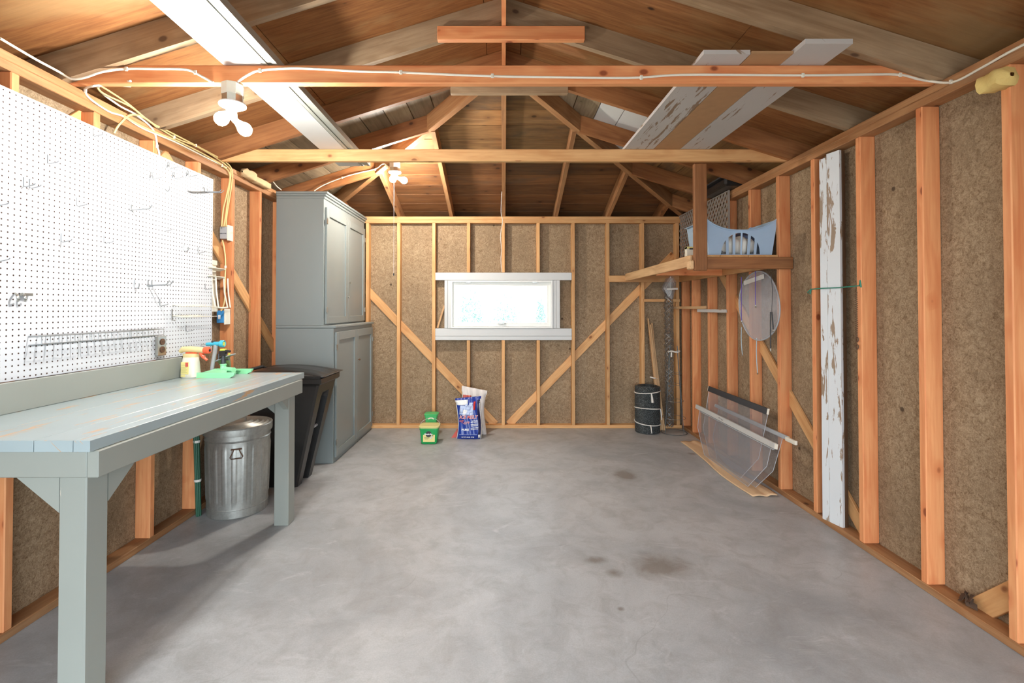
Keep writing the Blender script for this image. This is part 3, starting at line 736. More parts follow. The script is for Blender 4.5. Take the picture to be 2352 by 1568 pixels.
for h in (('L', 215, 311, 'short wire hook near the top edge of the pegboard, left of the lamp'),
          ('L', 111, 374, 'short wire hook high on the left part of the pegboard'),
          ('LL', 56, 427, 'pair of short wire prongs at the upper left of the pegboard'),
          ('L', -6, 470, 'wire hook cut by the left picture edge, upper of the two'),
          ('L', 178, 472, 'thin wire hook in the middle left of the pegboard'),
          ('L', 142, 554, 'wire hook below left of the thin one, mid pegboard'),
          ('L', 240, 557, 'wire hook in the centre of the pegboard'),
          ('L', -4, 598, 'wire hook cut by the left picture edge, lower of the two'),
          ('V', 388, 386, 'forked wire hook highest in the cluster at the upper right'),
          ('V', 349, 410, 'forked wire hook leftmost in the upper right cluster'),
          ('V', 400, 409, 'forked wire hook in the middle of the upper right cluster'),
          ('V', 432, 405, 'forked wire hook rightmost in the upper right cluster'),
          ('J', 381, 434, 'small curled wire hook below the upper right cluster'),
          ('R', 470, 440, 'long double rod hook at the right edge of the pegboard'),
          ('L', 378, 529, 'wire hook right of the long arm hook'),
          ('L', 456, 580, 'wire hook near the right edge of the pegboard'),
          ('J', 424, 573, 'pale curled hook left of the hook near the right edge'),
          ('J', 310, 657, 'dark curled hook below the centre of the pegboard'),
          ('L', 368, 701, 'wire hook under the double arm hook'),
          ('L', 472, 664, 'wire hook above the right wire rack'),
          ('L', 428, 760, 'wire hook hanging below the right wire rack')):
    hook(*h)
hook('A', 303, 482, 'long single arm hook left of the upper right cluster', .115)
hook('AA', 341, 655, 'double arm hook right of the dark curled hook', .125)
# spring clip
m = MB(); p = atX(40, 680, XP+.004)
m.obox((XP+.012, p.y+.03, p.z+.008), (1, 0, 0), (0, 1, 0), (0, 0, 1), (.010, .020, .006), .001)
for d in (0, .03):
    m.tube(arc([(XP+.004, p.y+d-.01, p.z+.012), (XP+.022, p.y+d-.02, p.z+.004), (XP+.026, p.y+d-.018, p.z-.012), (XP+.012, p.y+d-.006, p.z-.02)], 4), .0045, 6)
tag(m.build('spring_clip', M['metal']), 'shiny metal double spring clip at the left edge of the pegboard', 'clip')
# tool rack of wire loops
def rack(y0, y1, z, label, mat=None, drop=.075, n=6):
    t = thing('tool_rack', (XP, (y0+y1)/2, z-.03), label, 'rack', 'wire tool racks on the pegboard')
    X = XP+.003
    m = MB()
    for xo, zo in ((0, .022), (0, -.018), (.055, .022), (.055, -.012)): m.tube([(X+xo, y0, z+zo), (X+xo, y1, z+zo)], .0022, 6)
    m.build('rail', mat or M['wire'], t)
    for k in range(n+1):
        yy = y0+(y1-y0)*k/n
        MB().tube([(X, yy, z+.022), (X+.055, yy, z+.022), (X+.055, yy, z-.012), (X, yy, z-.018)], .0018, 6).build('cross_wire', mat or M['wire'], t)
    return t
rack(2.06, 2.30, 1.240, 'left section of the long wire tool rack')
rack(2.31, 2.545, 1.240, 'middle section of the long wire tool rack')
rack(2.555, 2.80, 1.240, 'right section of the long wire tool rack beside the outlet', M['galv_dull'])
t = thing('plier_rack', (XP, 3.1, 1.36), 'cream wire plier rack with two tiers at the lower right of the pegboard', 'rack')
X = XP+.003; ya, ybk = atX(397, 705, X).y, atX(455, 705, X).y
for z_, d in ((atX(397, 703, X).z, .05), (atX(397, 728, X).z, .055)):
    m = MB(); m.tube([(X+d, ya, z_), (X+d, ybk+.12, z_)], .0025, 6); m.tube([(X, ya, z_+.008), (X, ybk, z_+.008)], .0025, 6); m.build('rail', M['ivory'], t)
    for k in range(12):
        yy = ya+(ybk-ya)*k/11
        MB().tube([(X, yy, z_+.008), (X+d, yy, z_), (X+d+.002, yy, z_+.014)], .0018, 6).build('prong', M['ivory'], t)
MB().tube([(X, ya-.005, z_+.05), (X, ya-.005, z_-.02), (X+.02, ya-.005, z_-.022)], .003, 6).build('bracket', M['metal'], t)
# outlet
o_ = atX(369, 794, XP+.01); t = thing('outlet', (XP+.02, o_.y, o_.z-.06), 'metal outlet box with two sockets in the pegboard above the bench', 'outlet')
MB().box((XP+.001, o_.y-.036, o_.z-.058), (XP+.020, o_.y+.036, o_.z+.058), .003).build('cover_plate', M['metal'], t, smooth=False)
for dz in (.024, -.022):
    s_ = MB().lathe([(.001, .0), (.019, 0), (.019, .004), (.001, .0045)], (XP+.0201, o_.y, o_.z+dz), 20, (1, 0, 0)).build('socket', M['rust'], t)
    for dy in (-.007, .007): MB().box((XP+.0246, o_.y+dy-.0012, o_.z+dz-.004), (XP+.0252, o_.y+dy+.0012, o_.z+dz+.006)).build('slot', M['ink'], s_, smooth=False)

# ------------------------------------------------------------------ workbench
t = thing('workbench', (-1.70, 2.39, 0), 'long grey painted workbench with worn top along the left wall', 'workbench')
BX0, BX1, BY0, BY1, BZ = -2.045, -1.352, 1.556, 3.222, .950
for x0, x1 in ((BX0, -1.790), (-1.7895, -1.5375), (-1.5345, -1.4085), (-1.406, BX1)):
    MB().box((x0, BY0, BZ-.038), (x1, BY1, BZ), .0012, ax=(0, 1, 0)).build('top_board', M['bench_top'], t, smooth=False)
MB().box((-1.378, 1.575, .822), (-1.340, 3.17, .911), .003, ax=(0, 1, 0)).build('apron', M['bench'], t, smooth=False)
MB().box((-2.045, 1.575, .822), (-1.379, 1.611, .911), .003).build('apron', M['bench'], t, smooth=False)
MB().box((-2.045, 3.13, .822), (-1.379, 3.168, .911), .003).build('apron', M['bench'], t, smooth=False)
MB().box((-1.492, 1.60, 0), (-1.400, 1.69, .822), .004, ax=(0, 0, 1)).build('leg', M['bench'], t, smooth=False)
MB().box((-1.462, 3.035, 0), (-1.370, 3.125, .822), .004, ax=(0, 0, 1)).build('leg', M['bench'], t, smooth=False)
MB().box((-2.045, BY0+.02, BZ), (-2.027, 3.00, 1.078), .003, ax=(0, 1, 0)).build('backsplash', M['bench'], t, smooth=False)
for y in (1.604, 3.07):
    xl = -1.494 if y < 2 else -1.464
    MB().prism([(xl-.155, y, .8215), (xl, y, .8215), (xl, y, .695)], (0, .036, 0)).build('gusset', M['bench'], t, smooth=False)
MB().prism([(-1.438, 1.692, .8215), (-1.438, 1.692, .70), (-1.438, 1.84, .8215)], (.036, 0, 0)).build('gusset', M['bench'], t, smooth=False)
MB().prism([(-1.405, 3.033, .8215), (-1.405, 3.033, .74), (-1.405, 2.93, .8215)], (.033, 0, 0)).build('gusset', M['bench'], t, smooth=False)

# ------------------------------------------------------------------ on the bench
# hose end sprayer
def bottle(c, label):
    x, y, z = c; t = thing('spray_bottle', c, label, 'bottle')
    def sec(w, d, h, n=28, p=3.2):
        return [(x+math.copysign(abs(math.cos(a))**(2/p), math.cos(a))*w, y+math.copysign(abs(math.sin(a))**(2/p), math.sin(a))*d, z+h) for a in [2*math.pi*k/n for k in range(n)]]
    def loft(secs, mb):
        b = len(mb.v); n = len(secs[0])
        for s_ in secs: mb.v += [Vector(p) for p in s_]
        for i in range(len(secs)-1):
            for k in range(n):
                k2 = (k+1) % n; mb.face((b+i*n+k, b+i*n+k2, b+(i+1)*n+k2, b+(i+1)*n+k))
        mb.face([b+k for k in range(n)][::-1]); mb.face([b+(len(secs)-1)*n+k for k in range(n)]); return mb
    loft([sec(.046, .034, 0), sec(.052, .038, .006), sec(.052, .038, .03), sec(.048, .036, .08), sec(.043, .032, .118), sec(.040, .030, .130)], MB()).build('bottle_body', M['ivory'], t)
    loft([sec(.041, .031, .128), sec(.042, .032, .150)], MB()).build('collar', M['cream'], t)
    MB().tube([(x-.066, y, z+.160), (x-.05, y, z+.176), (x+.0, y, z+.178), (x+.06, y, z+.172), (x+.085, y, z+.170)], [.012, .018, .0185, .0185, .018], 16).build('nozzle_barrel', M['cream'], t)
    n_ = MB().lathe([(.020, 0), (.0215, .006), (.0215, .030), (.018, .034), (.009, .034), (.008, .02)], (x+.084, y, z+.170), 20, (1, 0, 0)).build('nozzle', M['orange'], t)
    MB().lathe([(.001, 0), (.007, 0), (.007, .018), (.001, .018)], (x+.104, y, z+.170), 14, (1, 0, 0)).build('nozzle_tip', M['ink'], n_)
    MB().tube(arc([(x+.062, y, z+.158), (x+.070, y, z+.140), (x+.086, y, z+.122), (x+.104, y, z+.108)], 4), [.012]*4+[.011]*4+[.008]*5, 10).build('trigger', M['orange'], t)
    MB().box((x-.03, y-.008, z+.150), (x+.045, y+.008, z+.158), .002).build('spray_lever', M['orange'], t, smooth=False)
    MB().box((x-.036, y-.0395, z+.024), (x+.012, y-.0345, z+.100), .001).build('label', M['labelcream'], t, smooth=False)
    MB().box((x-.036, y-.0395, z+.008), (x-.010, y-.0345, z+.021), .0005).build('label', M['labelcream'], t, smooth=False)
    MB().box((x-.008, y-.0402, z+.072), (x+.010, y-.0390, z+.098), .0005).build('label_print', M['redbag'], t, smooth=False)
    for k, zz in enumerate((.080, .068, .060, .052, .044, .036)): MB().box((x-.033, y-.0400, z+zz), (x-.004+.008*(k % 2), y-.0390, z+zz+.0012)).build('label_line', M['olive'], t, smooth=False)
bottle((-1.965, 2.985, BZ), 'cream hose end spray bottle with orange trigger on the workbench')
# hose nozzle with aqua barrel lying behind the bottle
t = thing('hose_nozzle', (-1.93, 3.10, BZ), 'aqua and grey garden hose nozzle standing behind the spray bottle', 'nozzle')
x, y, z = -1.93, 3.11, BZ
MB().tube([(x-.015, y, z+.198), (x+.03, y, z+.202), (x+.075, y, z+.202)], [.011, .013, .015], 14).build('barrel', M['aqua'], t)
MB().lathe([(.018, 0), (.024, .006), (.024, .024), (.020, .028), (.014, .024)], (x+.073, y, z+.202), 20, (1, 0, 0)).build('spray_head', M['aqua'], t)
MB().lathe([(.001, 0), (.013, 0), (.013, .004)], (x+.096, y, z+.202), 18, (1, 0, 0)).build('spray_face', M['lime'], t)
MB().box((x+.02, y-.010, z+.206), (x+.034, y+.010, z+.222), .002).build('valve_lever', M['dark'], t, smooth=False)
MB().tube([(x-.015, y, z+.198), (x-.04, y, z+.200), (x-.055, y, z+.188), (x-.03, y, z+.185)], .0025, 6).build('hang_hook', M['metal'], t)
MB().tube(arc([(x+.045, y, z+.195), (x+.04, y, z+.15), (x+.028, y, z+.08), (x+.02, y, z+.012)], 4), [.013]*5+[.012]*8, 12).build('grip', M['greyp'], t)
MB().lathe([(.020, 0), (.020, .02), (.012, .03)], (x+.02, y, z), 16).build('hose_coupling', M['greyp'], t)
# small fan sprayer with olive cone
t = thing('fan_sprayer', (-1.85, 3.15, BZ), 'olive cone sprayer with a slanting grey rim between bottle and sprinkler', 'sprayer')
x, y, z = -1.862, 3.165, BZ
MB().tube([(x+.028, y, z), (x+.012, y, z+.06), (x-.004, y, z+.094)], [.018, .030, .040], 16).build('cone', M['olive'], t)
MB().obox((x+.005, y, z+.105), (1, 0, .42), (0, 1, 0), (-.42, 0, 1), (.062, .03, .004), .002).build('rim', M['greyp'], t, smooth=False)
MB().tube([(x+.0, y, z+.108), (x-.03, y, z+.125), (x+.03, y, z+.155)], .007, 8).build('spout', M['metal'], t)
# sprinkler on sled base
t = thing('sprinkler', (-1.815, 3.07, BZ), 'mint green sled base lawn sprinkler with black impact head', 'sprinkler')
z = BZ
def ski(x0, x1, y, nm='sled_runner'):
    pts = [(x0, y, z+.026), (x0+.008, y, z+.010), (x0+.025, y, z+.0), (x1-.03, y, z), (x1-.008, y, z+.012), (x1, y, z+.028), (x1, y, z+.032), (x0, y, z+.032)]
    MB().prism(pts, (0, .022, 0)).build(nm, M['mint'], t, smooth=False)
ski(-1.955, -1.68, 2.965); ski(-1.950, -1.672, 3.155)
MB().prism([(-1.90, 2.98, z+.020), (-1.86, 3.06, z+.034), (-1.86, 3.09, z+.034), (-1.90, 3.16, z+.020), (-1.74, 3.16, z+.020), (-1.775, 3.09, z+.034), (-1.775, 3.06, z+.034), (-1.74, 2.98, z+.020)], (0, 0, .010)).build('cross_bridge', M['mint'], t, smooth=False)
MB().tube([(-1.815, 3.075, z+.040), (-1.72, 3.03, z+.040)], .017, 14).build('hose_inlet', M['mint'], t)
cx, cy = -1.812, 3.072
MB().lathe([(.024, .030), (.018, .045), (.017, .066), (.020, .068), (.020, .074), (.014, .076)], (cx, cy, z), 20).build('riser', M['mint'], t)
MB().lathe([(.013, .074), (.015, .09), (.011, .11), (.013, .125), (.010, .13)], (cx, cy, z), 16).build('swivel', M['dark'], t)
h = MB(); h.obox((cx-.004, cy, z+.142), (1, 0, .1), (0, 1, 0), (-.1, 0, 1), (.022, .012, .018), .004); h.obox((cx+.022, cy, z+.158), (1, 0, -.1), (0, 1, 0), (.1, 0, 1), (.024, .008, .007), .002)
h.tube([(cx-.026, cy, z+.11), (cx, cy, z+.125), (cx+.024, cy, z+.148)], .006, 8); h.tube([(cx+.0, cy, z+.10), (cx+.036, cy, z+.105)], .007, 8); h.tube([(cx-.03, cy, z+.105), (cx-.03, cy, z+.14)], .006, 8)
h.build('impact_arm', M['black'], t)
MB().obox((cx-.002, cy, z+.166), (1, 0, .05), (0, 1, 0), (0, 0, 1), (.017, .010, .006), .002).build('cap', M['lime'], t, smooth=False)
MB().lathe([(.001, 0), (.007, .001), (.007, .008), (.001, .009)], (cx+.036, cy-.004, z+.138), 10, (1, 0, 0)).build('adjust_knob', M['lime'], t)

# ------------------------------------------------------------------ galvanised can
cx, cy = -1.838, 3.30
t = thing('trash_can', (cx, cy, 0), 'ribbed galvanised trash can with lid under the workbench', 'trash can')
def rib(a, h):
    return 1+(.022*(1 if math.sin(a*20) > .1 else 0) if .11 < h < .45 else 0)
MB().lathe([(.176, .012), (.184, 0), (.187, .006), (.187, .055), (.190, .058), (.188, .062), (.188, .10), (.1885, .115), (.198, .445), (.1985, .47), (.200, .50), (.204, .505), (.2005, .512), (.202, .56), (.205, .565), (.198, .566)], (cx, cy, 0), 240, wob=rib).build('can_body', M['galv'], t, ang=25)
ld = MB().lathe([(.206, .540), (.2115, .541), (.213, .553), (.2125, .585), (.214, .588), (.212, .592), (.205, .594), (.190, .588), (.178, .596), (.160, .590), (.148, .599), (.128, .593), (.115, .602), (.092, .597), (.075, .606), (.001, .607)], (cx, cy, 0), 64).build('lid', M['galv'], t, ang=25)
MB().tube(arc([(cx-.05, cy, .605), (cx-.045, cy, .632), (cx, cy, .642), (cx+.045, cy, .632), (cx+.05, cy, .605)], 4), .006, 8).build('lid_handle', M['metal'], ld)
ang = math.atan2(-cy, -cx+(-.22)) ; dirv = Vector((math.cos(ang), math.sin(ang), 0)); sv = Vector((-dirv.y, dirv.x, 0)); c0 = Vector((cx, cy, 0))
Hh = lambda u, h, o=.008: c0+dirv*(.197+o)+sv*u+Vector((0, 0, h))
hd = MB(); hd.tube([Hh(-.016, .46), Hh(-.022, .442, .012), Hh(-.037, .412, .012), Hh(-.030, .402, .012), Hh(.030, .402, .012), Hh(.037, .412, .012), Hh(.022, .442, .012), Hh(.016, .46)], .0032, 8)
hd.tube([Hh(-.032, .462), Hh(.032, .462)], .0045, 8); hd.build('side_handle', M['rust'], t)
m = MB(); m.obox(Hh(0, .43, .001), tuple(sv), (0, 0, 1), tuple(dirv), (.024, .024, .002), .001); m.build('handle_plate', M['galv'], t, smooth=False)
# plant stakes beside it
t = thing('plant_stakes', (-2.035, 3.18, 0), 'bundle of dark green plant stakes tied with white bands', 'plant stakes')
rr = []
for k in range(7):
    a = 2*math.pi*k/7; p = Vector((-2.035+.010*math.cos(a), 3.185+.014*math.sin(a), .002+SW*0)); q = Vector((-2.046+.012*math.cos(a), 3.16+.016*math.sin(a), .70+.03*R.random()))
    MB().tube([p, q], .0058, 8).build('stake', M['stakegreen'], t)
for h_ in (.24, .50):
    f_ = h_/.78; MB().lathe([(.021, -.008), (.022, 0), (.021, .008)], (-2.035-.011*f_, 3.185-.025*f_, h_), 14, cap=False).build('tie', M['tie'], t)

# ------------------------------------------------------------------ wheelie bin
t = thing('wheelie_bin', (-1.74, 3.86, 0), 'tall black wheelie bin with lid between workbench and cupboard', 'bin')
yc = 3.84
def bsec(z, x0, x1, hw): return [Vector((x0, yc-hw, z)), Vector((x1, yc-hw, z)), Vector((x1, yc+hw, z)), Vector((x0, yc+hw, z))]
def bodyx(z): f = z/.82; return (-1.90-.07*f, -1.60+.185*f, .150+.045*f)
m = MB()
# outer shell: front pillars full, the middle of the front recessed
def ring_(z):
    x0, x1, hw = bodyx(z); rc = .085 if z < .62 else .085*max(0, (.72-z)/.10); g = hw*.42
    return [Vector(p) for p in ((x0, yc-hw, z), (x1-.015, yc-hw, z), (x1, yc-hw+.015, z), (x1, yc-g, z), (x1-rc, yc-g+.012, z), (x1-rc, yc+g-.012, z), (x1, yc+g, z), (x1, yc+hw-.015, z), (x1-.015, yc+hw, z), (x0, yc+hw, z))]
zs = (0.0, .10, .25, .40, .55, .62, .67, .72, .82); b0 = len(m.v)
for z in zs: m.v += ring_(z)
n = 10
for i in range(len(zs)-1):
    for k in range(n):
        k2 = (k+1) % n; a = b0+i*n; m.face((a+k, a+k2, a+n+k2, a+n+k))
m.face([b0+k for k in range(n)][::-1]); m.face([b0+(len(zs)-1)*n+k for k in range(n)])
m.build('bin_body', M['black'], t, ang=20)
x0, x1, hw = bodyx(.82)
m = MB(); m.box((x0-.01, yc-hw-.02, .795), (x1+.02, yc+hw+.02, .855), .012); m.build('rim', M['black'], t, smooth=False)
m = MB()
def lidf(u, v):
    X = x0-.03+(x1+.045-x0+.03)*u; Y = yc-(hw+.022)+2*(hw+.022)*v
    e = min(1, 8*min(u, 1-u, v, 1-v)); rdg = .006*(1 if .22 < v < .34 or .66 < v < .78 else 0)
    return (X, Y, .862+.075*math.sin(math.pi*min(1, .15+u*.85))**.7*.75*e**.5*(1-.25*(2*v-1)**2)+rdg*e)
m.grid(lidf, 28, 20, flip=False); l_ = m.build('lid', M['black'], t, ang=50); solid(l_, .006, -1)
MB().box((x0-.03, yc-hw-.022, .845), (x1+.017, yc-hw-.016, .868), .002).build('lid_edge', M['black'], t, smooth=False)
MB().tube([(x0-.0, yc-hw*.8, .87), (x0-.06, yc-hw*.8, .895), (x0-.06, yc+hw*.8, .895), (x0, yc+hw*.8, .87)], .014, 10).build('handle_bar', M['black'], t)
MB().tube([(bodyx(.43)[1]-.035, yc-.075, .43), (bodyx(.43)[1]-.035, yc+.075, .43)], .012, 12).build('lift_bar', M['greyp'], t)
for s_ in (-1, 1):
    MB().lathe([(.02, -.018), (.085, -.02), (.10, -.012), (.10, .012), (.085, .02), (.02, .018)], (-1.955, yc+s_*.185, .10), 24, (0, 1, 0)).build('wheel', M['black'], t)

# ------------------------------------------------------------------ cupboard
t = thing('cupboard', (-1.80, 4.87, 0), 'tall grey painted two-part cupboard in the back left corner', 'cupboard')
CY0, CY1 = 4.255, 5.49; XU, XLo, XB = -1.618, -1.525, -2.045
MB().box((XB, CY0, 1.232), (XU, CY1, 2.40), .002, ax=(0, 0, 1)).build('upper_case', M['cab'], t, smooth=False)
MB().box((XB, CY0, 0), (XLo, CY1, 1.205), .002, ax=(0, 0, 1)).build('lower_case', M['cab'], t, smooth=False)
MB().box((XB, CY0-.004, 1.206), (XLo+.022, CY1, 1.231), .006, ax=(0, 1, 0)).build('counter', M['cab'], t, smooth=False)
for a, b, z0, z1 in ((.010, .010, 2.372, 2.396), (.024, .024, 2.396, 2.415), (.036, .036, 2.415, 2.436)):
    MB().box((XB, CY0-a*.4, z0), (XU+b, CY1, z1), .004, ax=(0, 1, 0)).build('cornice', M['cab'], t, smooth=False)
def cdoor(X, ya, yb_, z0, z1, hinge, knob):
    m = MB(); w_ = .062; d0, d1 = X+.001, X+.020
    m.box((d0, ya, z0), (d1, ya+w_, z1), .002, ax=(0, 0, 1)); m.box((d0, yb_-w_, z0), (d1, yb_, z1), .002, ax=(0, 0, 1))
    m.box((d0, ya+w_, z0), (d1, yb_-w_, z0+w_), .002); m.box((d0, ya+w_, z1-w_*1.2), (d1, yb_-w_, z1), .002)
    d = m.build('door', M['cab'], t, smooth=False)
    MB().box((X+.001, ya+w_, z0+w_), (X+.006, yb_-w_, z1-w_), ax=(0, 0, 1)).build('door_panel', M['cab'], d, smooth=False)
    yh = ya if hinge < 0 else yb_
    for zz in (z0+.12*(z1-z0), z1-.12*(z1-z0)): MB().box((X+.018, yh-.012, zz-.025), (X+.026, yh+.012, zz+.025), .002).build('hinge', M['metal'], d, smooth=False)
    if knob:
        yk = yb_-.03 if hinge < 0 else ya+.03
        MB().lathe([(.004, 0), (.004, .012), (.010, .016), (.011, .024), (.003, .028)], (X+.019, yk, knob), 12, (1, 0, 0)).build('knob', M['metal'] if knob > 1.3 else M['rust'], d)
    return d
ym = (CY0+CY1)/2
cdoor(XU, CY0+.03, ym-.002, 1.245, 2.30, -1, 1.50)
cdoor(XU, ym+.002, CY1-.03, 1.245, 2.30, 1, 1.65)
cdoor(XLo, CY0+.03, ym-.002, .045, 1.17, -1, None)
cdoor(XLo, ym+.002, CY1-.03, .045, 1.17, 1, .86)

# ------------------------------------------------------------------ foam bits on the plates
def chunk(c, s_, mat, label, rot=0, name='foam_strip'):
    m = MB(); rr_ = [R.uniform(.85, 1.1) for _ in range(200)]
    def f(u, v):
        a = 2*math.pi*u; k = int(u*12) % 12
        r0 = rr_[(k*7+int(v*5)*3) % 200] if 0 < v < 1 else .2
        return (c[0]+s_[0]*math.copysign(abs(math.cos(a))**.6, math.cos(a))*r0*(1 if 0 < v < 1 else .9), c[1]+s_[1]*(2*v-1), c[2]+s_[2]*math.copysign(abs(math.sin(a))**.6, math.sin(a))*r0)
    m.grid(f, 12, 6); return tag(m.build(name, mat, weld=True, ang=50), label, 'foam')
chunk(tuple(atX(572, 402, XL+.03)), (.035, .10, .035), M['foam2'], 'beige foam block tucked on the left wall plate before the cupboard')
chunk(tuple(atX(600, 420, XL+.03)), (.03, .16, .028), M['foam2'], 'long beige foam strip on the left plate touching the cupboard')
chunk(tuple(atX(2290, 186, XR-.03)), (.048, .058, .038), M['foam'], 'yellow foam chunk stuffed under the right wall plate', name='foam_chunk')

# ------------------------------------------------------------------ boards laid over the tie beams
ZT = ZP1+SD+.001
def lay(name, x0, x1, y0, y1, th, mat, label, cat='board', skew=0.0):
    m = MB(); m.hexa([(x0, y0, ZT), (x1, y0, ZT), (x1+skew, y1, ZT), (x0+skew, y1, ZT), (x0, y0, ZT+th), (x1, y0, ZT+th), (x1+skew, y1, ZT+th), (x0+skew, y1, ZT+th)], (0, 1, 0))
    return tag(m.build(name, mat, smooth=False), label, cat)
lay('weathered_board', .915, 1.128, 2.155, 3.76, .020, M['peel_light'], 'white weathered board on the ceiling beams, left of the hardboard sheet', skew=-.045)
lay('hardboard_strip', 1.132, 1.322, 2.15, 3.55, .012, M['hardboard'], 'brown hardboard strip between two white boards on the ceiling beams', skew=-.04)
lay('weathered_board', 1.326, 1.535, 2.07, 3.76, .022, M['peel_light'], 'white weathered board on the ceiling beams, right of the hardboard sheet', skew=-.045)
t = thing('white_channel_board', (-1.22, 2.5, ZT), 'long white channel board with grey lip over the beams at left', 'board')
MB().hexa([(-1.335, 1.2, ZT), (-1.145, 1.2, ZT), (-1.165, 3.86, ZT), (-1.345, 3.86, ZT), (-1.335, 1.2, ZT+.012), (-1.145, 1.2, ZT+.012), (-1.165, 3.86, ZT+.012), (-1.345, 3.86, ZT+.012)], (0, 1, 0)).build('panel', M['white_trim'], t, smooth=False)
m = MB()
for a, z0, z1 in ((-1.142, 0, .03), (-1.118, .006, .03), (-1.092, 0, .035)):
    m.hexa([(a, 1.2, ZT+z0), (a+.022, 1.2, ZT+z0), (a+.002, 3.86, ZT+z0), (a-.020, 3.86, ZT+z0), (a, 1.2, ZT+z1), (a+.022, 1.2, ZT+z1), (a+.002, 3.86, ZT+z1), (a-.020, 3.86, ZT+z1)], (0, 1, 0))
m.build('lip', M['grey_trim'], t, smooth=False)

# ------------------------------------------------------------------ hanging shelf on the right
t = thing('hanging_shelf', (1.75, 4.5, 1.68), 'wooden shelf hung from the ceiling beam in the back right corner', 'shelf')
ZS = 1.785
MB().box((1.405, 3.484, 1.662), (1.500, 3.522, ZP1-.001), .006, ax=(0, 0, 1)).build('hanger_post', M['rafter_brown'], t, smooth=False)
MB().box((1.372, 3.49, 1.672), (1.404, 3.56, 1.74), .012).build('corner_block', M['stake'], t, smooth=False)
MB().box((1.501, 3.507, 1.676), (2.145, 3.545, 1.765), .004).build('front_rail', M['rafter_brown'], t, smooth=False)
MB().box((1.400, 3.56, 1.700), (1.420, 5.465, 1.785), .003).build('edge_board', M['stake'], t, smooth=False)
MB().box((1.212, 5.466, 1.690), (2.03, 5.504, 1.765), .003).build('ledger', M['pine'], t, smooth=False)
MB().box((2.022, 3.60, 1.690), (2.058, 5.465, 1.765), .003).build('ledger', M['pine'], t, smooth=False)
MB().box((1.421, 4.38, 1.690), (2.021, 4.418, 1.765), .003).build('joist', M['fir'], t, smooth=False)
for x0, x1 in ((1.421, 1.62), (1.624, 1.83), (1.834, 2.055)):
    MB().box((x0, 3.548, 1.766), (x1, 5.503, ZS), .002, ax=(0, 1, 0)).build('shelf_board', M['pine'], t, smooth=False)
# laundry basket
bx0, bx1, byf, byb, bh = 1.56, 2.035, 3.60, 3.93, .25
t = thing('laundry_basket', (1.775, 3.78, ZS), 'light blue plastic laundry basket with arched slatted side on the shelf', 'basket')
def rimz(u): return .185+.085*(abs(2*u-1)**2.6)
def arch(u):
    k = (u-.50)/.305
    return 0.165*math.sqrt(max(0, 1-k*k)) if abs(k) < 1 else 0
def side(y, flare, name):
    m = MB(); N = 48
    for i in range(N):
        u0, u1 = i/N, (i+1)/N
        def X(u, z): return bx0+(bx1-bx0)*u+(2*u-1)*.03*z/bh
        um = (u0+u1)/2; k = (um-.195)/.61*11; inr = .195 < um < .805; slat = inr and (k % 2) >= 1.35
        lo = 0 if (not inr or slat) else 1
        za0 = (arch(u0) if lo else .0)+(.0 if not lo else .004); za1 = (arch(u1) if lo else .0)+(.0 if not lo else .004)
        r0, r1 = rimz(u0), rimz(u1)
        f_ = lambda u, z: (X(u, z), y+flare*z/bh, ZS+.002+z)
        if za0 < r0: m.poly([f_(u0, za0), f_(u1, za1), f_(u1, r1), f_(u0, r0)])
        if lo: m.poly([f_(u0, 0), f_(u1, 0), f_(u1, .008), f_(u0, .008)])
    solid(m.build(name, M['basket'], t, smooth=False, weld=True), .004)
side(byf, -.02, 'front_side'); side(byb, .02, 'back_side')
for s_, xb in ((-1, bx0), (1, bx1)):
    m = MB(); xt = xb+s_*.032; yA, yB_ = byf-.02, byb+.02
    f_ = lambda v, z: (xb+s_*.03*z/bh, byf+(byb-byf)*v+(2*v-1)*.02*z/bh, ZS+.002+z)
    for v0, v1, z0, z1 in ((0, .3, 0, .268), (.3, .7, 0, .19), (.3, .7, .235, .268), (.7, 1, 0, .268)):
        m.poly([f_(v0, z0), f_(v1, z0), f_(v1, z1), f_(v0, z1)])
    m.poly([f_(0, .268), f_(1, .268), (f_(1, .268)[0]+s_*.028, f_(1, 0)[1], ZS+.258), (f_(0, .268)[0]+s_*.028, f_(0, 0)[1], ZS+.258)])
    solid(m.build('end_side', M['basket'], t, smooth=False), .004)
m = MB(); m.box((bx0, byf, ZS+.001), (bx1, byb, ZS+.005)); m.build('basket_floor', M['basket'], t, smooth=False)
m = MB(); m.tube([(bx0-.03+(bx1-bx0+.06)*i/24, byf-.022, ZS+.004+rimz(i/24)) for i in range(25)], .006, 6); m.build('rim', M['basket'], t); m = MB(); m.tube([(bx0-.03+(bx1-bx0+.06)*i/24, byb+.022, ZS+.004+rimz(i/24)) for i in range(25)], .006, 6); m.build('rim', M['basket'], t)
# rolled towel and blue cloth inside
def roll(c, L, r, mat, name, label, cat, stripes=None):
    m = MB()
    def f(u, v):
        a = 2*math.pi*v; e = 1 if 0 < u < 1 else .35
        rr_ = r*(1+.10*math.sin(6*math.pi*u+1)+.05*math.sin(5*a))*(.55+.45*math.sin(math.pi*min(1, max(0, .12+u*.76))))*e
        return (c[0]+L*(u-.5), c[1]+rr_*math.cos(a), c[2]+r+rr_*.95*math.sin(a))
    m.grid(f, 22, 20); return tag(m.build(name, mat, weld=True, ang=60), label, cat)
roll((1.79, 3.70, ZS+.006), .30, .078, M['towel'], 'rolled_towel', 'white ribbed towel bundle inside the blue basket', 'towel')
m = MB(); m.grid(lambda u, v: (1.58+.13*u, 3.64+.12*v, ZS+.02+.05*math.sin(math.pi*u)*math.sin(math.pi*v)+.006*math.sin(20*u)), 12, 10); tag(solid(m.build('folded_cloth', M['towelstripe'], ang=60), .02).id_data, 'grey striped cloth left of the towel inside the basket', 'cloth')
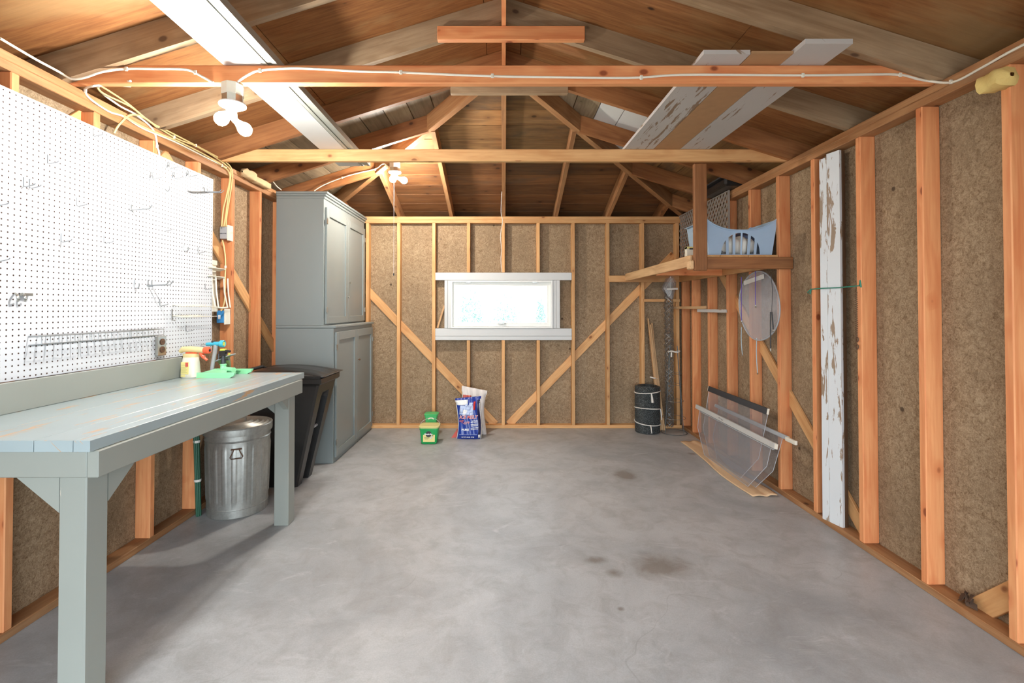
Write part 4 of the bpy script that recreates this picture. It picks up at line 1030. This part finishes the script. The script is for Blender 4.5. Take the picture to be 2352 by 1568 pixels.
m = MB(); m.grid(lambda u, v: (1.86+.15*u, 3.70+.18*v, ZS+.17+.055*math.sin(math.pi*u*.8+.2)*math.sin(math.pi*v)+.006*math.sin(14*u+9*v)), 14, 12); tag(solid(m.build('blue_cloth', M['bluecloth'], ang=60), .06, -1).id_data, 'faded blue cloth heaped at the right end of the basket', 'cloth')
# small box
t = thing('small_box', (1.495, 3.80, ZS), 'small cream cardboard box at the edge of the shelf beside the basket', 'box')
MB().box((1.455, 3.76, ZS), (1.523, 3.81, ZS+.088), .001).build('carton', M['ivory'], t, smooth=False)
MB().box((1.455, 3.758, ZS+.072), (1.523, 3.812, ZS+.0885), .001).build('carton_lid', M['labelcream'], t, smooth=False)
MB().box((1.473, 3.7565, ZS+.066), (1.503, 3.758, ZS+.078)).build('logo_patch', M['ink'], t, smooth=False)
# white bottle behind
t = thing('white_jug', (1.615, 4.03, ZS), 'small white plastic bottle half hidden behind the basket corner', 'bottle')
MB().lathe([(.03, 0), (.034, .005), (.034, .08), (.02, .10), (.012, .11), (.012, .125)], (1.615, 4.03, ZS), 18).build('bottle_body', M['white'], t)
# lattice
t = thing('lattice_panel', (2.04, 4.87, ZS), 'grey diamond lattice panel standing on the shelf against the right wall', 'lattice')
LY0, LY1, LZ0, LZ1, LX = 4.275, 5.46, ZS+.001, 2.45, 2.032
def clipline(y, z, dy, dz):
    ts = []
    t0_, t1_ = -9, 9
    for p, d, lo, hi in ((y, dy, LY0, LY1), (z, dz, LZ0, LZ1)):
        a, b = (lo-p)/d, (hi-p)/d
        if a > b: a, b = b, a
        t0_, t1_ = max(t0_, a), min(t1_, b)
    return (t0_, t1_)
for dirn in (-1, 1):
    m = MB(); k = -2.0
    while k < 2.5:
        y, z = LY0+k, (LZ0 if dirn > 0 else LZ1); a, b = clipline(y, z, .8, dirn*1.0)
        if b-a > .01: m.beam((LX+.002*dirn, y+.8*a, z+dirn*a), (LX+.002*dirn, y+.8*b, z+dirn*b), .004, .021, up=(0, 0, 1), bev=0)
        k += .062
    tag(m.build('lattice_strips', M['lattice'], t, smooth=False), kind='stuff')
m = MB(); m.box((LX-.008, LY0-.008, LZ0), (LX+.008, LY0+.006, LZ1)); m.box((LX-.008, LY0, LZ1-.01), (LX+.008, LY1, LZ1)); m.build('edge_strip', M['lattice'], t, smooth=False)
# black tub above the plate
t = thing('plastic_tub', (2.12, 4.38, ZP1), 'black plastic tub lying on the right wall plate under the roof', 'tub')
MB().box((1.93, 4.12, ZP1+.001), (2.25, 4.62, ZP1+.075), .025).build('tub_body', M['black'], t)
MB().box((1.90, 4.10, ZP1+.075), (2.24, 4.64, ZP1+.088), .005).build('tub_rim', M['dark'], t)
MB().box((1.95, 4.16, ZP1+.088), (2.14, 4.58, ZP1+.112), .01).build('tub_lid', M['black'], t)
# thin boards near the corner
tag(MB().beam((1.948, 5.478, 1.392), (2.048, 4.80, 1.395), .012, .030, bev=.001).build('wood_strip', M['stake'], smooth=False), 'thin wooden strip across the studs in the back right corner', 'wood strip')
tag(MB().beam((2.035, 4.98, 1.362), (2.050, 4.37, 1.360), .014, .030, bev=.001).build('wood_strip', M['peel_light'], smooth=False), 'short wooden strip with white paint patches below the other strip', 'wood strip')

# ------------------------------------------------------------------ back right corner
def mesh_roll(cx, cy, r, z0, z1):
    t = thing('wire_netting_roll', (cx, cy, z0), 'dark roll of poultry netting tied with three white bands', 'netting roll')
    m = MB(); N = 200; pts = []
    prof = []
    zz = z0+.002; k = 0
    while zz < z1: prof.append((r*(1 if k % 2 else .965), zz)); zz += .0075; k += 1
    m.lathe([(r*.35, z0)]+prof+[(r*.85, z1), (r*.4, z1-.01), (r*.38, z1-.08)], (cx, cy, 0), 72, wob=lambda a, h: 1+.022*math.sin(36*a+h*420*.5)+.015*math.sin(a*2+h*7))
    m.build('netting', M['netroll'], t, ang=20)
    m = MB()
    for q in (.8, .62, .5): m.lathe([(r*q, z1-.012), (r*q, z1+.004), (r*q-.004, z1+.004), (r*q-.004, z1-.012)], (cx, cy, 0), 36, cap=False)
    m.build('netting_layer', M['netroll'], t)
    for j, (h, tx, dz) in enumerate(((z1-.06, -.0, -.10), (z0+.27, .12, -.12), (z0+.11, -.01, -.09))):
        b_ = MB().tube([(cx+(r+.005)*math.cos(a), cy+(r+.005)*math.sin(a), h+.014*math.cos(a+j*2)) for a in [2*math.pi*k/40 for k in range(40)]], .0055, 6, closed=True).build('tie', M['tie'], t)
        a = -1.57+.2; px_ = cx+tx; py_ = cy-math.sqrt(max(0, (r+.012)**2-tx*tx))
        MB().tube([(px_, py_, h), (px_+.004, py_-.006, h+dz*.4), (px_+.012, py_-.002, h+dz)], [.006, .010 if j == 0 else .006, .014 if j == 0 else .005], 6).build('tie_tail', M['tie'], b_)
mesh_roll(1.618, 5.36, .136, 0, .515)
t = thing('stake_bundle', (1.72, 5.44, 0), 'bundle of bare wooden stakes leaning in the corner behind the netting', 'stake bundle')
for k, (dx, top_) in enumerate(((0, 1.27), (.03, 1.20), (.055, 1.22), (.015, 1.14), (.08, 1.02), (.042, 1.08))):
    MB().beam((1.805+dx*.7-.03, 5.43-.01*(k % 2), 0.0), (1.665+dx*.75, 5.478-.016*(k % 2), top_), .014, .026, up=(0, 1, 0), bev=.001).build('stake', M['stake'], t, smooth=False)
MB().tube([(1.68, 5.45, .60), (1.72, 5.425, .59), (1.765, 5.445, .585), (1.72, 5.475, .59)], .007, 6, closed=True).build('tie', M['tie'], t)
# chain link roll
t = thing('chain_link_roll', (1.885, 5.38, 0), 'tall roll of chain link wire leaning upright in the corner', 'wire roll')
m = MB()
for rr_, nh, pitch, ph in ((.046, 5, .26, 0), (.046, 5, -.26, .4), (.030, 4, .24, .2), (.030, 4, -.24, .7)):
    for h in range(nh):
        pts = []
        for i in range(int(1.60/.03)):
            z = .045+i*.03; a = 2*math.pi*(h/nh+z/pitch*1.0+ph); j = 1+.10*(1 if i % 2 else -1)
            pts.append((1.878+rr_*j*math.cos(a), 5.40+rr_*j*math.sin(a), z))
        m.tube(pts, .0024, 5)
m.build('woven_wire', M['galv_dull'], t)
t = thing('clear_bag', (1.90, 5.36, 1.55), 'crumpled clear plastic bag with white tape over the wire roll', 'bag')
c0 = Vector((1.885, 5.385, 1.615)); m = MB()
pts_ = [(-.085, .02, -.0), (-.03, 0, .11), (.02, .0, .145), (.06, 0, .07), (.055, 0, -.02), (.01, 0, -.13), (-.03, 0, -.10)]
for sg in (-1, 1):
    q = [c0+Vector((a, sg*.05*(1-abs(a)*5), c)) for a, b, c in pts_]; mid = c0+Vector((0, sg*.065, 0))
    for i in range(len(q)): m.poly([q[i], q[(i+1) % len(q)], mid] if sg > 0 else [q[(i+1) % len(q)], q[i], mid])
m.build('bag_film', M['bagclear'], t, smooth=False)
MB().obox(c0+Vector((.005, -.068, -.012)), (1, 0, .04), (0, 1, 0), (0, 0, 1), (.062, .001, .010)).build('tape', M['tie'], t, smooth=False)
for a, b in (((-.06, -.045, 0), (-.0, -.05, .10)), ((-.02, -.068, -.02), (-.005, -.06, .07)), ((.0, -.06, -.02), (-.02, -.05, -.09)), ((.045, -.04, .03), (.01, -.05, .11))):
    MB().tube([c0+Vector(a), c0+Vector(b)], .0025, 5).build('film_crease', M['tie'], t)
# tomato cage
t = thing('tomato_cage', (1.912, 5.30, 0), 'wire tomato cage standing on its wide ring around the chain link roll', 'cage')
# (kept clear of the studs)
ccx, ccy = 1.900, 5.315
def cr(z): return .138-.085*z/.95
for z in (.006, .17, .36, .54, .66):
    MB().tube([(ccx+cr(z)*math.cos(2*math.pi*k/36), ccy+cr(z)*math.sin(2*math.pi*k/36), z) for k in range(36)], .003 if z < .1 else .0022, 6, closed=True).build('hoop', M['darkwire'] if z < .1 else M['galv_dull'], t)
for k in range(4):
    a = .5+k*math.pi/2; MB().tube([(ccx+cr(0)*math.cos(a), ccy+cr(0)*math.sin(a), .006), (ccx+cr(.95)*math.cos(a), ccy+cr(.95)*math.sin(a), .97)], .0025, 6).build('upright', M['darkwire'], t)
MB().tube([(ccx+.062*math.cos(2*math.pi*k/20), ccy+.062*math.sin(2*math.pi*k/20)-.008, .905+.006*math.cos(k)) for k in range(20)], .006, 6, closed=True).build('tie', M['tie'], t)
MB().tube([(ccx-.045, ccy-.06, .90), (ccx-.048, ccy-.066, .85)], .008, 6).build('tie_tail', M['tie'], t)

# ------------------------------------------------------------------ clear panels and canvas on the floor
m = MB()
def cf(u, v):
    y = 4.93-1.43*u; w_ = .17+.03*math.sin(9*u); x0 = 1.835+.03*math.sin(5*u+1)-.03*(1-u)
    x = x0+w_*v
    z = .003+.007*abs(math.sin(6*v+3*u))*(.5+.5*math.sin(12*u+2))**2+.006*(1 if v > .7 else 0)
    return (x, y, z)
m.grid(cf, 60, 14); o = m.build('canvas_sheet', M['tan'], ang=60); solid(o, .006, 1); tag(o, 'folded tan canvas lying on the floor under the clear panels', 'canvas')
def pane_panel(xf, xt, zt, y0, y1, label, bar, cham=.2, over=(.06, .06), zf=.018):
    t = thing('acrylic_shield', ((xf+xt)/2, (y0+y1)/2, zf), label, 'panel', 'clear panels leaning on the right wall')
    fx = lambda z: xf+(xt-xf)*(z-zf)/(zt-zf)
    ol = [(y1-cham*1.25, zf), (y1-.02, zf+cham), (y1, zt), (y0, zt), (y0+.02, zf+cham*1.1), (y0+cham*1.1, zf)]
    P_ = [(fx(z), y, z) for y, z in ol]
    m = MB(); m.prism(P_, (.003, 0, 0)); m.build('acrylic_sheet', M['poly'], t, smooth=False)
    m = MB(); m.tube([Vector(p)+Vector((.001, 0, 0)) for p in P_], .0022, 6, closed=True); m.build('sheet_edge', M['polyedge'], t)
    mat, w_, th = bar
    b = MB().obox((fx(zt)-.004, (y0+y1)/2, zt), (0, 1, 0), (xt-xf, 0, zt-zf), (1, 0, -.2), ((y1-y0)/2+over[0], w_/2, th/2), .003).build('edge_bar', mat, t, smooth=False)
    for s_ in (-1, 1): MB().obox((fx(zt)-.004, (y0+y1)/2+s_*((y1-y0)/2+over[0]+.004), zt), (0, 1, 0), (xt-xf, 0, zt-zf), (1, 0, -.2), (.004, w_/2*.9, th/2*.9), .001).build('end_cap', M['ivory'], b, smooth=False)
    return t
p1 = pane_panel(1.872, 1.935, .405, 3.44, 4.70, 'clear acrylic panel with white top bar, frontmost of those leaning', (M['white_trim'], .042, .022))
MB().box((1.925, 3.41, .372), (1.938, 4.66, .380)).build('bar_lip', M['greyp'], p1, smooth=False)
for k, (a, b) in enumerate((((0, 0), (.012, .016)), ((.012, .016), (.024, .002)), ((.034, .010), (.046, -.010)), ((.046, -.010), (.06, .012)))):
    MB().tube([(1.919, 4.26-a[0]*1.6, .405+a[1]*.6), (1.919, 4.26-b[0]*1.6, .405+b[1]*.6)], .0014, 5).build('pen_mark', M['ink'], p1)
pane_panel(1.905, 2.012, .600, 3.62, 4.66, 'clear acrylic panel with dark grey top bar behind the white one', (M['dark'], .050, .016), over=(0, 0))
p3 = pane_panel(1.925, 2.036, .455, 3.47, 4.50, 'smaller clear acrylic panel with pale bar sticking out at the right', (M['greyp'], .030, .018), .16)
MB().box((2.018, 3.30, .435), (2.036, 3.42, .465), .003).build('bar_extension', M['ivory'], p3, smooth=False)

# ------------------------------------------------------------------ oval net screen and cords
t = thing('net_screen', (2.03, 3.79, 1.12), 'round fine net screen hanging below the shelf with a paper tag', 'net screen')
def oval(a):
    return (2.030, 3.79+(.300+.015*math.sin(2*a))*math.cos(a), 1.405+.275*math.sin(a))
N = 48; rp = [Vector(oval(2*math.pi*k/N)) for k in range(N)]
m = MB(); m.prism(rp, (.0015, 0, 0)); m.build('netting', M['netting'], t, smooth=False)
MB().tube(rp, .005, 6, closed=True).build('wire_rim', M['greyp'], t)
tp = MB().obox((2.022, 3.84, 1.615), (0, -1, .12), (1, 0, 0), (0, .12, 1), (.155, .0012, .018)).build('paper_tag', M['tie'], t, smooth=False)
for px, y0_, y1_, mt, lb in ((1703, 636, 736, 'purple', 'purple cord at the left of the round net screen'), (1735, 622, 700, 'purple', 'purple cord over the middle of the round net screen')):
    p, q = atX(px, y0_, 2.012), atX(px, y1_, 2.012)
    c_ = thing('bungee_cord', p, lb, 'cord', 'cords hanging on the net screen'); MB().tube([p, q], .0034, 8).build('elastic', M[mt], c_)
    MB().tube(arc([q, q+Vector((0, 0, -.012)), q+Vector((-.004, -.012, -.022)), q+Vector((-.004, -.020, -.010))], 3), .003, 6).build('hook', M['metal'], c_)
for px, y0_, y1_, lb in ((1703, 757, 814, 'pale blue cord dangling below the left rim of the net'), (1738, 782, 856, 'pale blue cord dangling below the bottom of the net')):
    p, q = atX(px, y0_-6, 2.031), atX(px+2, y1_, 2.035)
    c_ = thing('thin_cord', p, lb, 'cord', 'cords hanging on the net screen'); MB().tube(arc([p, (p+q)/2+Vector((0, .01, 0)), q], 5), .003, 6).build('elastic', M['paleblue'], c_)
    MB().box(q-Vector((.004, .004, .012)), q+Vector((.004, .004, 0)), .001).build('end_clip', M['metal'], c_, smooth=False)
p = atX(1771, 716, 2.01)
c_ = thing('bungee_cord', p, 'black bungee cord doubled over at the right rim of the net', 'cord', 'cords hanging on the net screen')
q1, q2 = atX(1770, 800, 2.01), atX(1776, 755, 2.01)
MB().tube([p+Vector((0, .006, 0)), q1], .0045, 8).build('elastic', M['ink'], c_); MB().tube([p-Vector((0, .012, 0)), q2], .0045, 8).build('elastic', M['ink'], c_)
MB().tube([p+Vector((0, -.01, 0)), p+Vector((0, -.02, .16)), p+Vector((0, -.006, .28))], .002, 6).build('thin_line', M['ink'], c_)
MB().lathe([(.008, -.004), (.012, 0), (.008, .004), (.005, 0)], q2-Vector((0, 0, .012)), 12, (1, 0, 0), cap=False).build('ring', M['metal'], c_)
MB().tube([q1, q1-Vector((0, 0, .014)), q1-Vector((0, .01, .02))], .003, 6).build('hook', M['metal'], c_)

# ------------------------------------------------------------------ boards standing in the stud bay
t = thing('painted_board', (2.05, 2.98, SW), 'tall white board with peeling paint standing between two right wall studs', 'board')
d_ = Vector((.042, -.130, 0)).normalized()
A0, A1 = Vector((2.043, 3.060, 0)), Vector((2.078, 2.927, 0)); nrm = Vector((-d_.y, d_.x, 0))*-1
nrm = Vector((.95, .30, 0)).normalized()
for f0, f1, zt in ((0, .36, 2.345), (.367, 1, 2.365)):
    a, b = A0+(A1-A0)*f0, A0+(A1-A0)*f1
    MB().hexa([a+Vector((0, 0, SW)), b+Vector((0, 0, SW)), b+nrm*.018+Vector((0, 0, SW)), a+nrm*.018+Vector((0, 0, SW)), a+Vector((0, 0, zt)), b+Vector((0, 0, zt)), b+nrm*.018+Vector((0, 0, zt)), a+nrm*.018+Vector((0, 0, zt))], (0, 0, 1)).build('board_plank', M['peel'], t, smooth=False)
a, b = A0+nrm*.020+(A1-A0)*.1, A0+nrm*.020+(A1-A0)*1.03
m = MB().hexa([a+Vector((0, 0, SW)), b+Vector((0, 0, SW)), b+nrm*.022+Vector((0, 0, SW)), a+nrm*.022+Vector((0, 0, SW)), a+Vector((0, 0, 2.36)), b+Vector((0, 0, 2.36)), b+nrm*.022+Vector((0, 0, 2.36)), a+nrm*.022+Vector((0, 0, 2.36))], (0, 0, 1))
tag(m.build('old_board', M['brown_old'], smooth=False), 'dark brown bare board standing behind the white peeling one', 'board')
p0, p1_ = atX(1863, 664, XR-.006), atX(1974, 656, XR-.006)
c_ = thing('green_twine', p0, 'green twine stretched across the peeling board between two studs', 'twine')
MB().tube([p0, A0+Vector((-.010, -.03, p0.z)), A1+Vector((-.008, 0, p0.z)), p1_], .0035, 6).build('line', M['twine'], c_)
MB().tube([p0+Vector((0, .0, 0)), p0+Vector((-.004, .03, -.02)), p0+Vector((0, .01, -.03)), p0], .004, 6).build('knot', M['twine'], c_)
MB().tube([p1_, p1_+Vector((-.004, -.01, .03)), p1_+Vector((0, -.012, -.01))], .004, 6).build('knot', M['twine'], c_)
# rusty spring
sy = 2.733+.026; pts = []
zt, zb_ = atX(1972, 668, XR-.01).z, atX(1974, 775, XR-.01).z
for k in range(22*10): 
    a = 2*math.pi*k/10; pts.append((XR-.010+.006*math.cos(a), sy+.006*math.sin(a), zt+(zb_-zt)*k/220))
c_ = thing('rusty_spring', (XR-.01, sy, zb_), 'long rusty coil spring with ring hanging on the stud right of the peeling board', 'spring')
MB().tube(pts, .0013, 4).build('coil', M['rust'], c_)
for dz in (-.012, -.055): MB().tube([(XR-.008, sy+.010*math.cos(2*math.pi*k/14), zb_+dz+.013*math.sin(2*math.pi*k/14)) for k in range(14)], .003, 6, closed=True).build('ring', M['rust'], c_)

# ------------------------------------------------------------------ ice melt bags, tubs
def sack(name, cx, cy, w_, h, th, lean, mat, label, cat, topc=None, twist=0.0, ztop=None):
    t = thing(name, (cx, cy, 0), label, cat)
    def prof(u, v):
        e = max(0, 1-abs(2*u-1)**3.5)**.5*max(0.0, (1-(max(0, v-.06)/.94)**3))**.6*(min(1, .35+v*6))
        return th*.5*e
    def f(sg):
        def g(u, v):
            x = (u-.5)*w_*(1-.05*math.sin(math.pi*v)+(.06 if v > .9 else 0))+.012*math.sin(v*5+twist); z = h*v*(1+(ztop(u) if ztop else 0)*(v > .7)*(v-.7)/.3)
            return (cx+x, cy+sg*-prof(u, v)+lean*v+.004*math.sin(23*u+9*v+twist)*(sg), max(0.001, z))
        return g
    m = MB(); m.grid(f(1), 30, 36); m.grid(f(-1), 30, 36, flip=True)
    b = m.build('sack_body', mat, t, weld=True, ang=70)
    return t, f(1)
tw, fw = sack('white_bag', -.335, 5.25, .27, .47, .10, .10, M['whitebag'], 'white plastic sack with faded red band standing behind the blue bag', 'bag', twist=2, ztop=lambda u: .12*(1-u)-.02)
def patch(parent, fn, u0, u1, v0, v1, mat, name, off=.0025, nu=10, nv=10, shape=None):
    m = MB(); m.grid(lambda a, b: Vector(fn(u0+(u1-u0)*a+(shape(a, b) if shape else 0), v0+(v1-v0)*b))+Vector((0, -off, 0)), nu, nv)
    o = m.build(name, mat, parent, ang=70); solid(o, .001); return o
patch(tw, fw, .05, .40, .80, .86, M['redbag'], 'printed_band', shape=lambda a, b: 0)
MB().prism([(-.56, 5.10, .001), (-.50, 5.12, .001), (-.49, 5.15, .10)], (0, .02, 0)).build('sack_corner', M['redbag'], tw, smooth=False)
tb_, fb = sack('ice_melt_bag', -.372, 5.075, .265, .425, .11, .055, M['bluebag'], 'blue ice melt bag with red lettering standing near the back wall', 'bag', twist=0, ztop=lambda u: -.02+.06*u)
patch(tb_, fb, .86, .985, .02, .93, M['navy'], 'side_print')
patch(tb_, fb, .0, .03, .0, .95, M['white'], 'side_seam', nu=2, nv=24); patch(tb_, fb, .97, 1.0, .0, .95, M['white'], 'side_seam', off=.004, nu=2, nv=24)
patch(tb_, fb, .02, .50, .83, .95, M['white'], 'top_flap', shape=lambda a, b: 0)
patch(tb_, fb, .08, .70, .60, .82, M['ice'], 'ice_picture', off=.002, shape=lambda a, b: .10*b*(1-a)+.0)
for u, v, s1, s2 in ((.20, .70, .09, .05), (.34, .66, .10, .06), (.50, .76, .12, .05), (.46, .63, .12, .035), (.62, .70, .07, .05), (.60, .62, .07, .035), (.27, .60, .07, .025), (.60, .83, .09, .05), (.42, .83, .06, .03)):
    patch(tb_, fb, u-s1, u+s1*.7, v-s2, v+s2, M['white'] if (u*10) % 2 > 1 else M['ice'], 'ice_cube', off=.004, nu=3, nv=3, shape=lambda a, b: .05*b)
patch(tb_, fb, .70, .78, .72, .90, M['red'], 'red_mark', off=.005, nu=2, nv=4, shape=lambda a, b: .04*b)
def bt(body, u, v, size, mat, off=.006, sx=1.0, rot=0, nm='lettering', bold=0.0, shear=0.0):
    p = Vector(fb(u, v)); return text(nm, body, size, mat, tb_, p+Vector((0, -off, 0)), (math.pi/2-.12, rot, 0), .0008, bold, shear, sx)
bt('ICE MELT', .46, .545, .046, M['white'], .0050, 1.0, 0, bold=.0022, shear=.25)
bt('ICE MELT', .46, .545, .046, M['red'], .0070, 1.0, 0, bold=.0004, shear=.25)
bt('DOWN', .20, .455, .019, M['redbag'], .006, 1, -.12, bold=.0008, shear=.2); bt('TO', .19, .42, .014, M['redbag'], .006, 1, -.1, bold=.0005)
bt('-15°F', .35, .405, .033, M['white'], .0055, .95, -.08, bold=.0018, shear=.2); bt('-15°F', .35, .405, .033, M['red'], .0075, .95, -.08, bold=.0004, shear=.2)
for k, (a, b) in enumerate((('SAFE TO USE', 'FAST ACTING'), ('PREVENTS ICE', 'RE-FREEZING'), ('WON\'T HARM', 'VEGETATION'))):
    bt(a, .70, .455-.082*k, .0125, M['white'], .008, 1, -.1, bold=.0004); bt(b, .70, .423-.082*k, .0125, M['white'], .008, 1, -.1, bold=.0004)
bt('PURE', .32, .245, .030, M['white'], .007, 1.1, 0, bold=.001); bt('POWERFUL ICE MELTING FORMULA', .46, .135, .0115, M['ice'], .008)
bt('NET WT. 20 LBS.  (9 KG)', .46, .065, .0125, M['white'], .009, 1, 0, bold=.0004)
patch(tb_, fb, .87, .95, .03, .12, M['white'], 'corner_label', off=.006, nu=2, nv=2)

def tub(cx, cy, w_, d, h, mat, lidm, label, flare=.012):
    t = thing('plastic_tub', (cx, cy, 0), label, 'tub', 'plant food tubs')
    m = MB(); ss = []
    def rr2(z, hw, hd, r=.02):
        pts = []
        for sx, sy, a0 in ((1, -1, -90), (1, 1, 0), (-1, 1, 90), (-1, -1, 180)):
            for k in range(5):
                a = math.radians(a0+k*22.5); pts.append(Vector((cx+sx*(hw-r)+r*math.cos(a), cy+sy*(hd-r)+r*math.sin(a), z)))
        return pts
    def loft(mb, secs):
        b = len(mb.v); n = len(secs[0])
        for s_ in secs: mb.v += s_
        for i in range(len(secs)-1):
            for k in range(n): k2 = (k+1) % n; mb.face((b+i*n+k, b+i*n+k2, b+(i+1)*n+k2, b+(i+1)*n+k))
        mb.face([b+k for k in range(n)][::-1]); mb.face([b+(len(secs)-1)*n+k for k in range(n)]); return mb
    hw, hd = w_/2, d/2
    loft(m, [rr2(.0, hw-.008, hd-.008), rr2(.008, hw, hd), rr2(h-.02, hw+flare, hd+flare), rr2(h-.018, hw+flare+.004, hd+flare+.004), rr2(h, hw+flare+.004, hd+flare+.004)]).build('tub_body', mat, t, ang=40)
    loft(MB(), [rr2(h, hw+flare+.010, hd+flare+.008, .03), rr2(h+.016, hw+flare+.012, hd+flare+.010, .03), rr2(h+.020, hw+flare+.006, hd+flare+.004, .03), rr2(h+.018, hw+flare-.012, hd+flare-.012, .02)]).build('tub_lid', lidm, t, ang=40)
    return t
t = tub(-.765, 4.93, .160, .135, .165, M['green'], M['lidcream'], 'green tub with pale yellow lid and black round emblem, front one', .012)
yf = 4.93-.0675-.0035
yfz = lambda z: yf-.012*z/.145-.0006
MB().obox((-.762, yfz(.068), .066), (1, 0, 0), (0, 1, -.083), (0, .083, 1), (.060, .0008, .038)).build('label', M['labelcream'], t, smooth=False)
e_ = MB().lathe([(.0005, 0), (.030, 0), (.030, .0012), (.0005, .0014)], (-.766, yfz(.105)-.0005, .105), 28, (0, -1, .083)).build('round_emblem', M['ink'], t)
text('lettering', 'Miracle-Gro', .0165, M['white'], t, (-.766, yfz(.105)-.0035, .106), (math.pi/2, 0, 0), .0006, .0011)
text('lettering', 'All Purpose', .010, M['olive'], t, (-.785, yfz(.066)-.0030, .068), (math.pi/2, 0, 0), .0003, .0004)
text('lettering', 'Plant Food', .007, M['olive'], t, (-.788, yfz(.055)-.0030, .055), (math.pi/2, 0, 0), .0003, .0003)
for k, (x, z, mt) in enumerate(((-.728, .082, 'ice'), (-.738, .072, 'ice'), (-.746, .062, 'ice'), (-.754, .048, 'orange'), (-.757, .040, 'orange'), (-.722, .090, 'olive'), (-.712, .045, 'redbag'))):
    MB().lathe([(.0004, 0), (.0055, 0), (.0055, .001), (.0004, .0012)], (x, yfz(z)-.0024, z), 10, (0, -1, .083)).build('flower_print', M[mt], t)
MB().tube(arc([(-.865, 4.93, .165), (-.862, 4.96, .195), (-.82, 5.0, .222), (-.765, 5.01, .228), (-.71, 5.0, .222), (-.668, 4.96, .195), (-.665, 4.93, .165)], 4), .0022, 6).build('bail_handle', M['greyp'], t)
MB().tube([(-.792, 5.005, .222), (-.78, 5.012, .231), (-.75, 5.012, .231), (-.738, 5.005, .222)], .006, 8).build('grip', M['ivory'], t)
tub(-.795, 5.25, .115, .115, .215, M['green2'], M['green2'], 'plain light green tub with square lid, behind the yellow lidded one', .006)

# dry leaf litter
t = thing('dry_leaves', (2.10, 2.16, SW), 'clump of dry dark leaves caught behind the right sill by the brace', 'leaves')
for k in range(7):
    c = Vector((2.105+R.uniform(-.012, .012), 2.19+R.uniform(-.05, .05), SW+.02+R.uniform(0, .02))); a = Vector((R.uniform(-.3, .3), R.uniform(-1, 1), R.uniform(.2, 1))).normalized(); b = a.orthogonal().normalized()
    m = MB(); s_ = .034
    ring_p = [c+a*s_*p+b*s_*q for p, q in ((-1, 0), (-.4, .5), (0, .35), (.3, .7), (.6, .3), (1, .1), (.5, -.3), (.1, -.6), (-.3, -.35))]
    for p in ring_p: p.x = min(max(p.x, XR+.006), XR+SD-.002); p.z = max(p.z, SW+.001)
    m.prism(ring_p, b.cross(a)*.0015); m.build('leaf', M['leaf'], t, smooth=False)
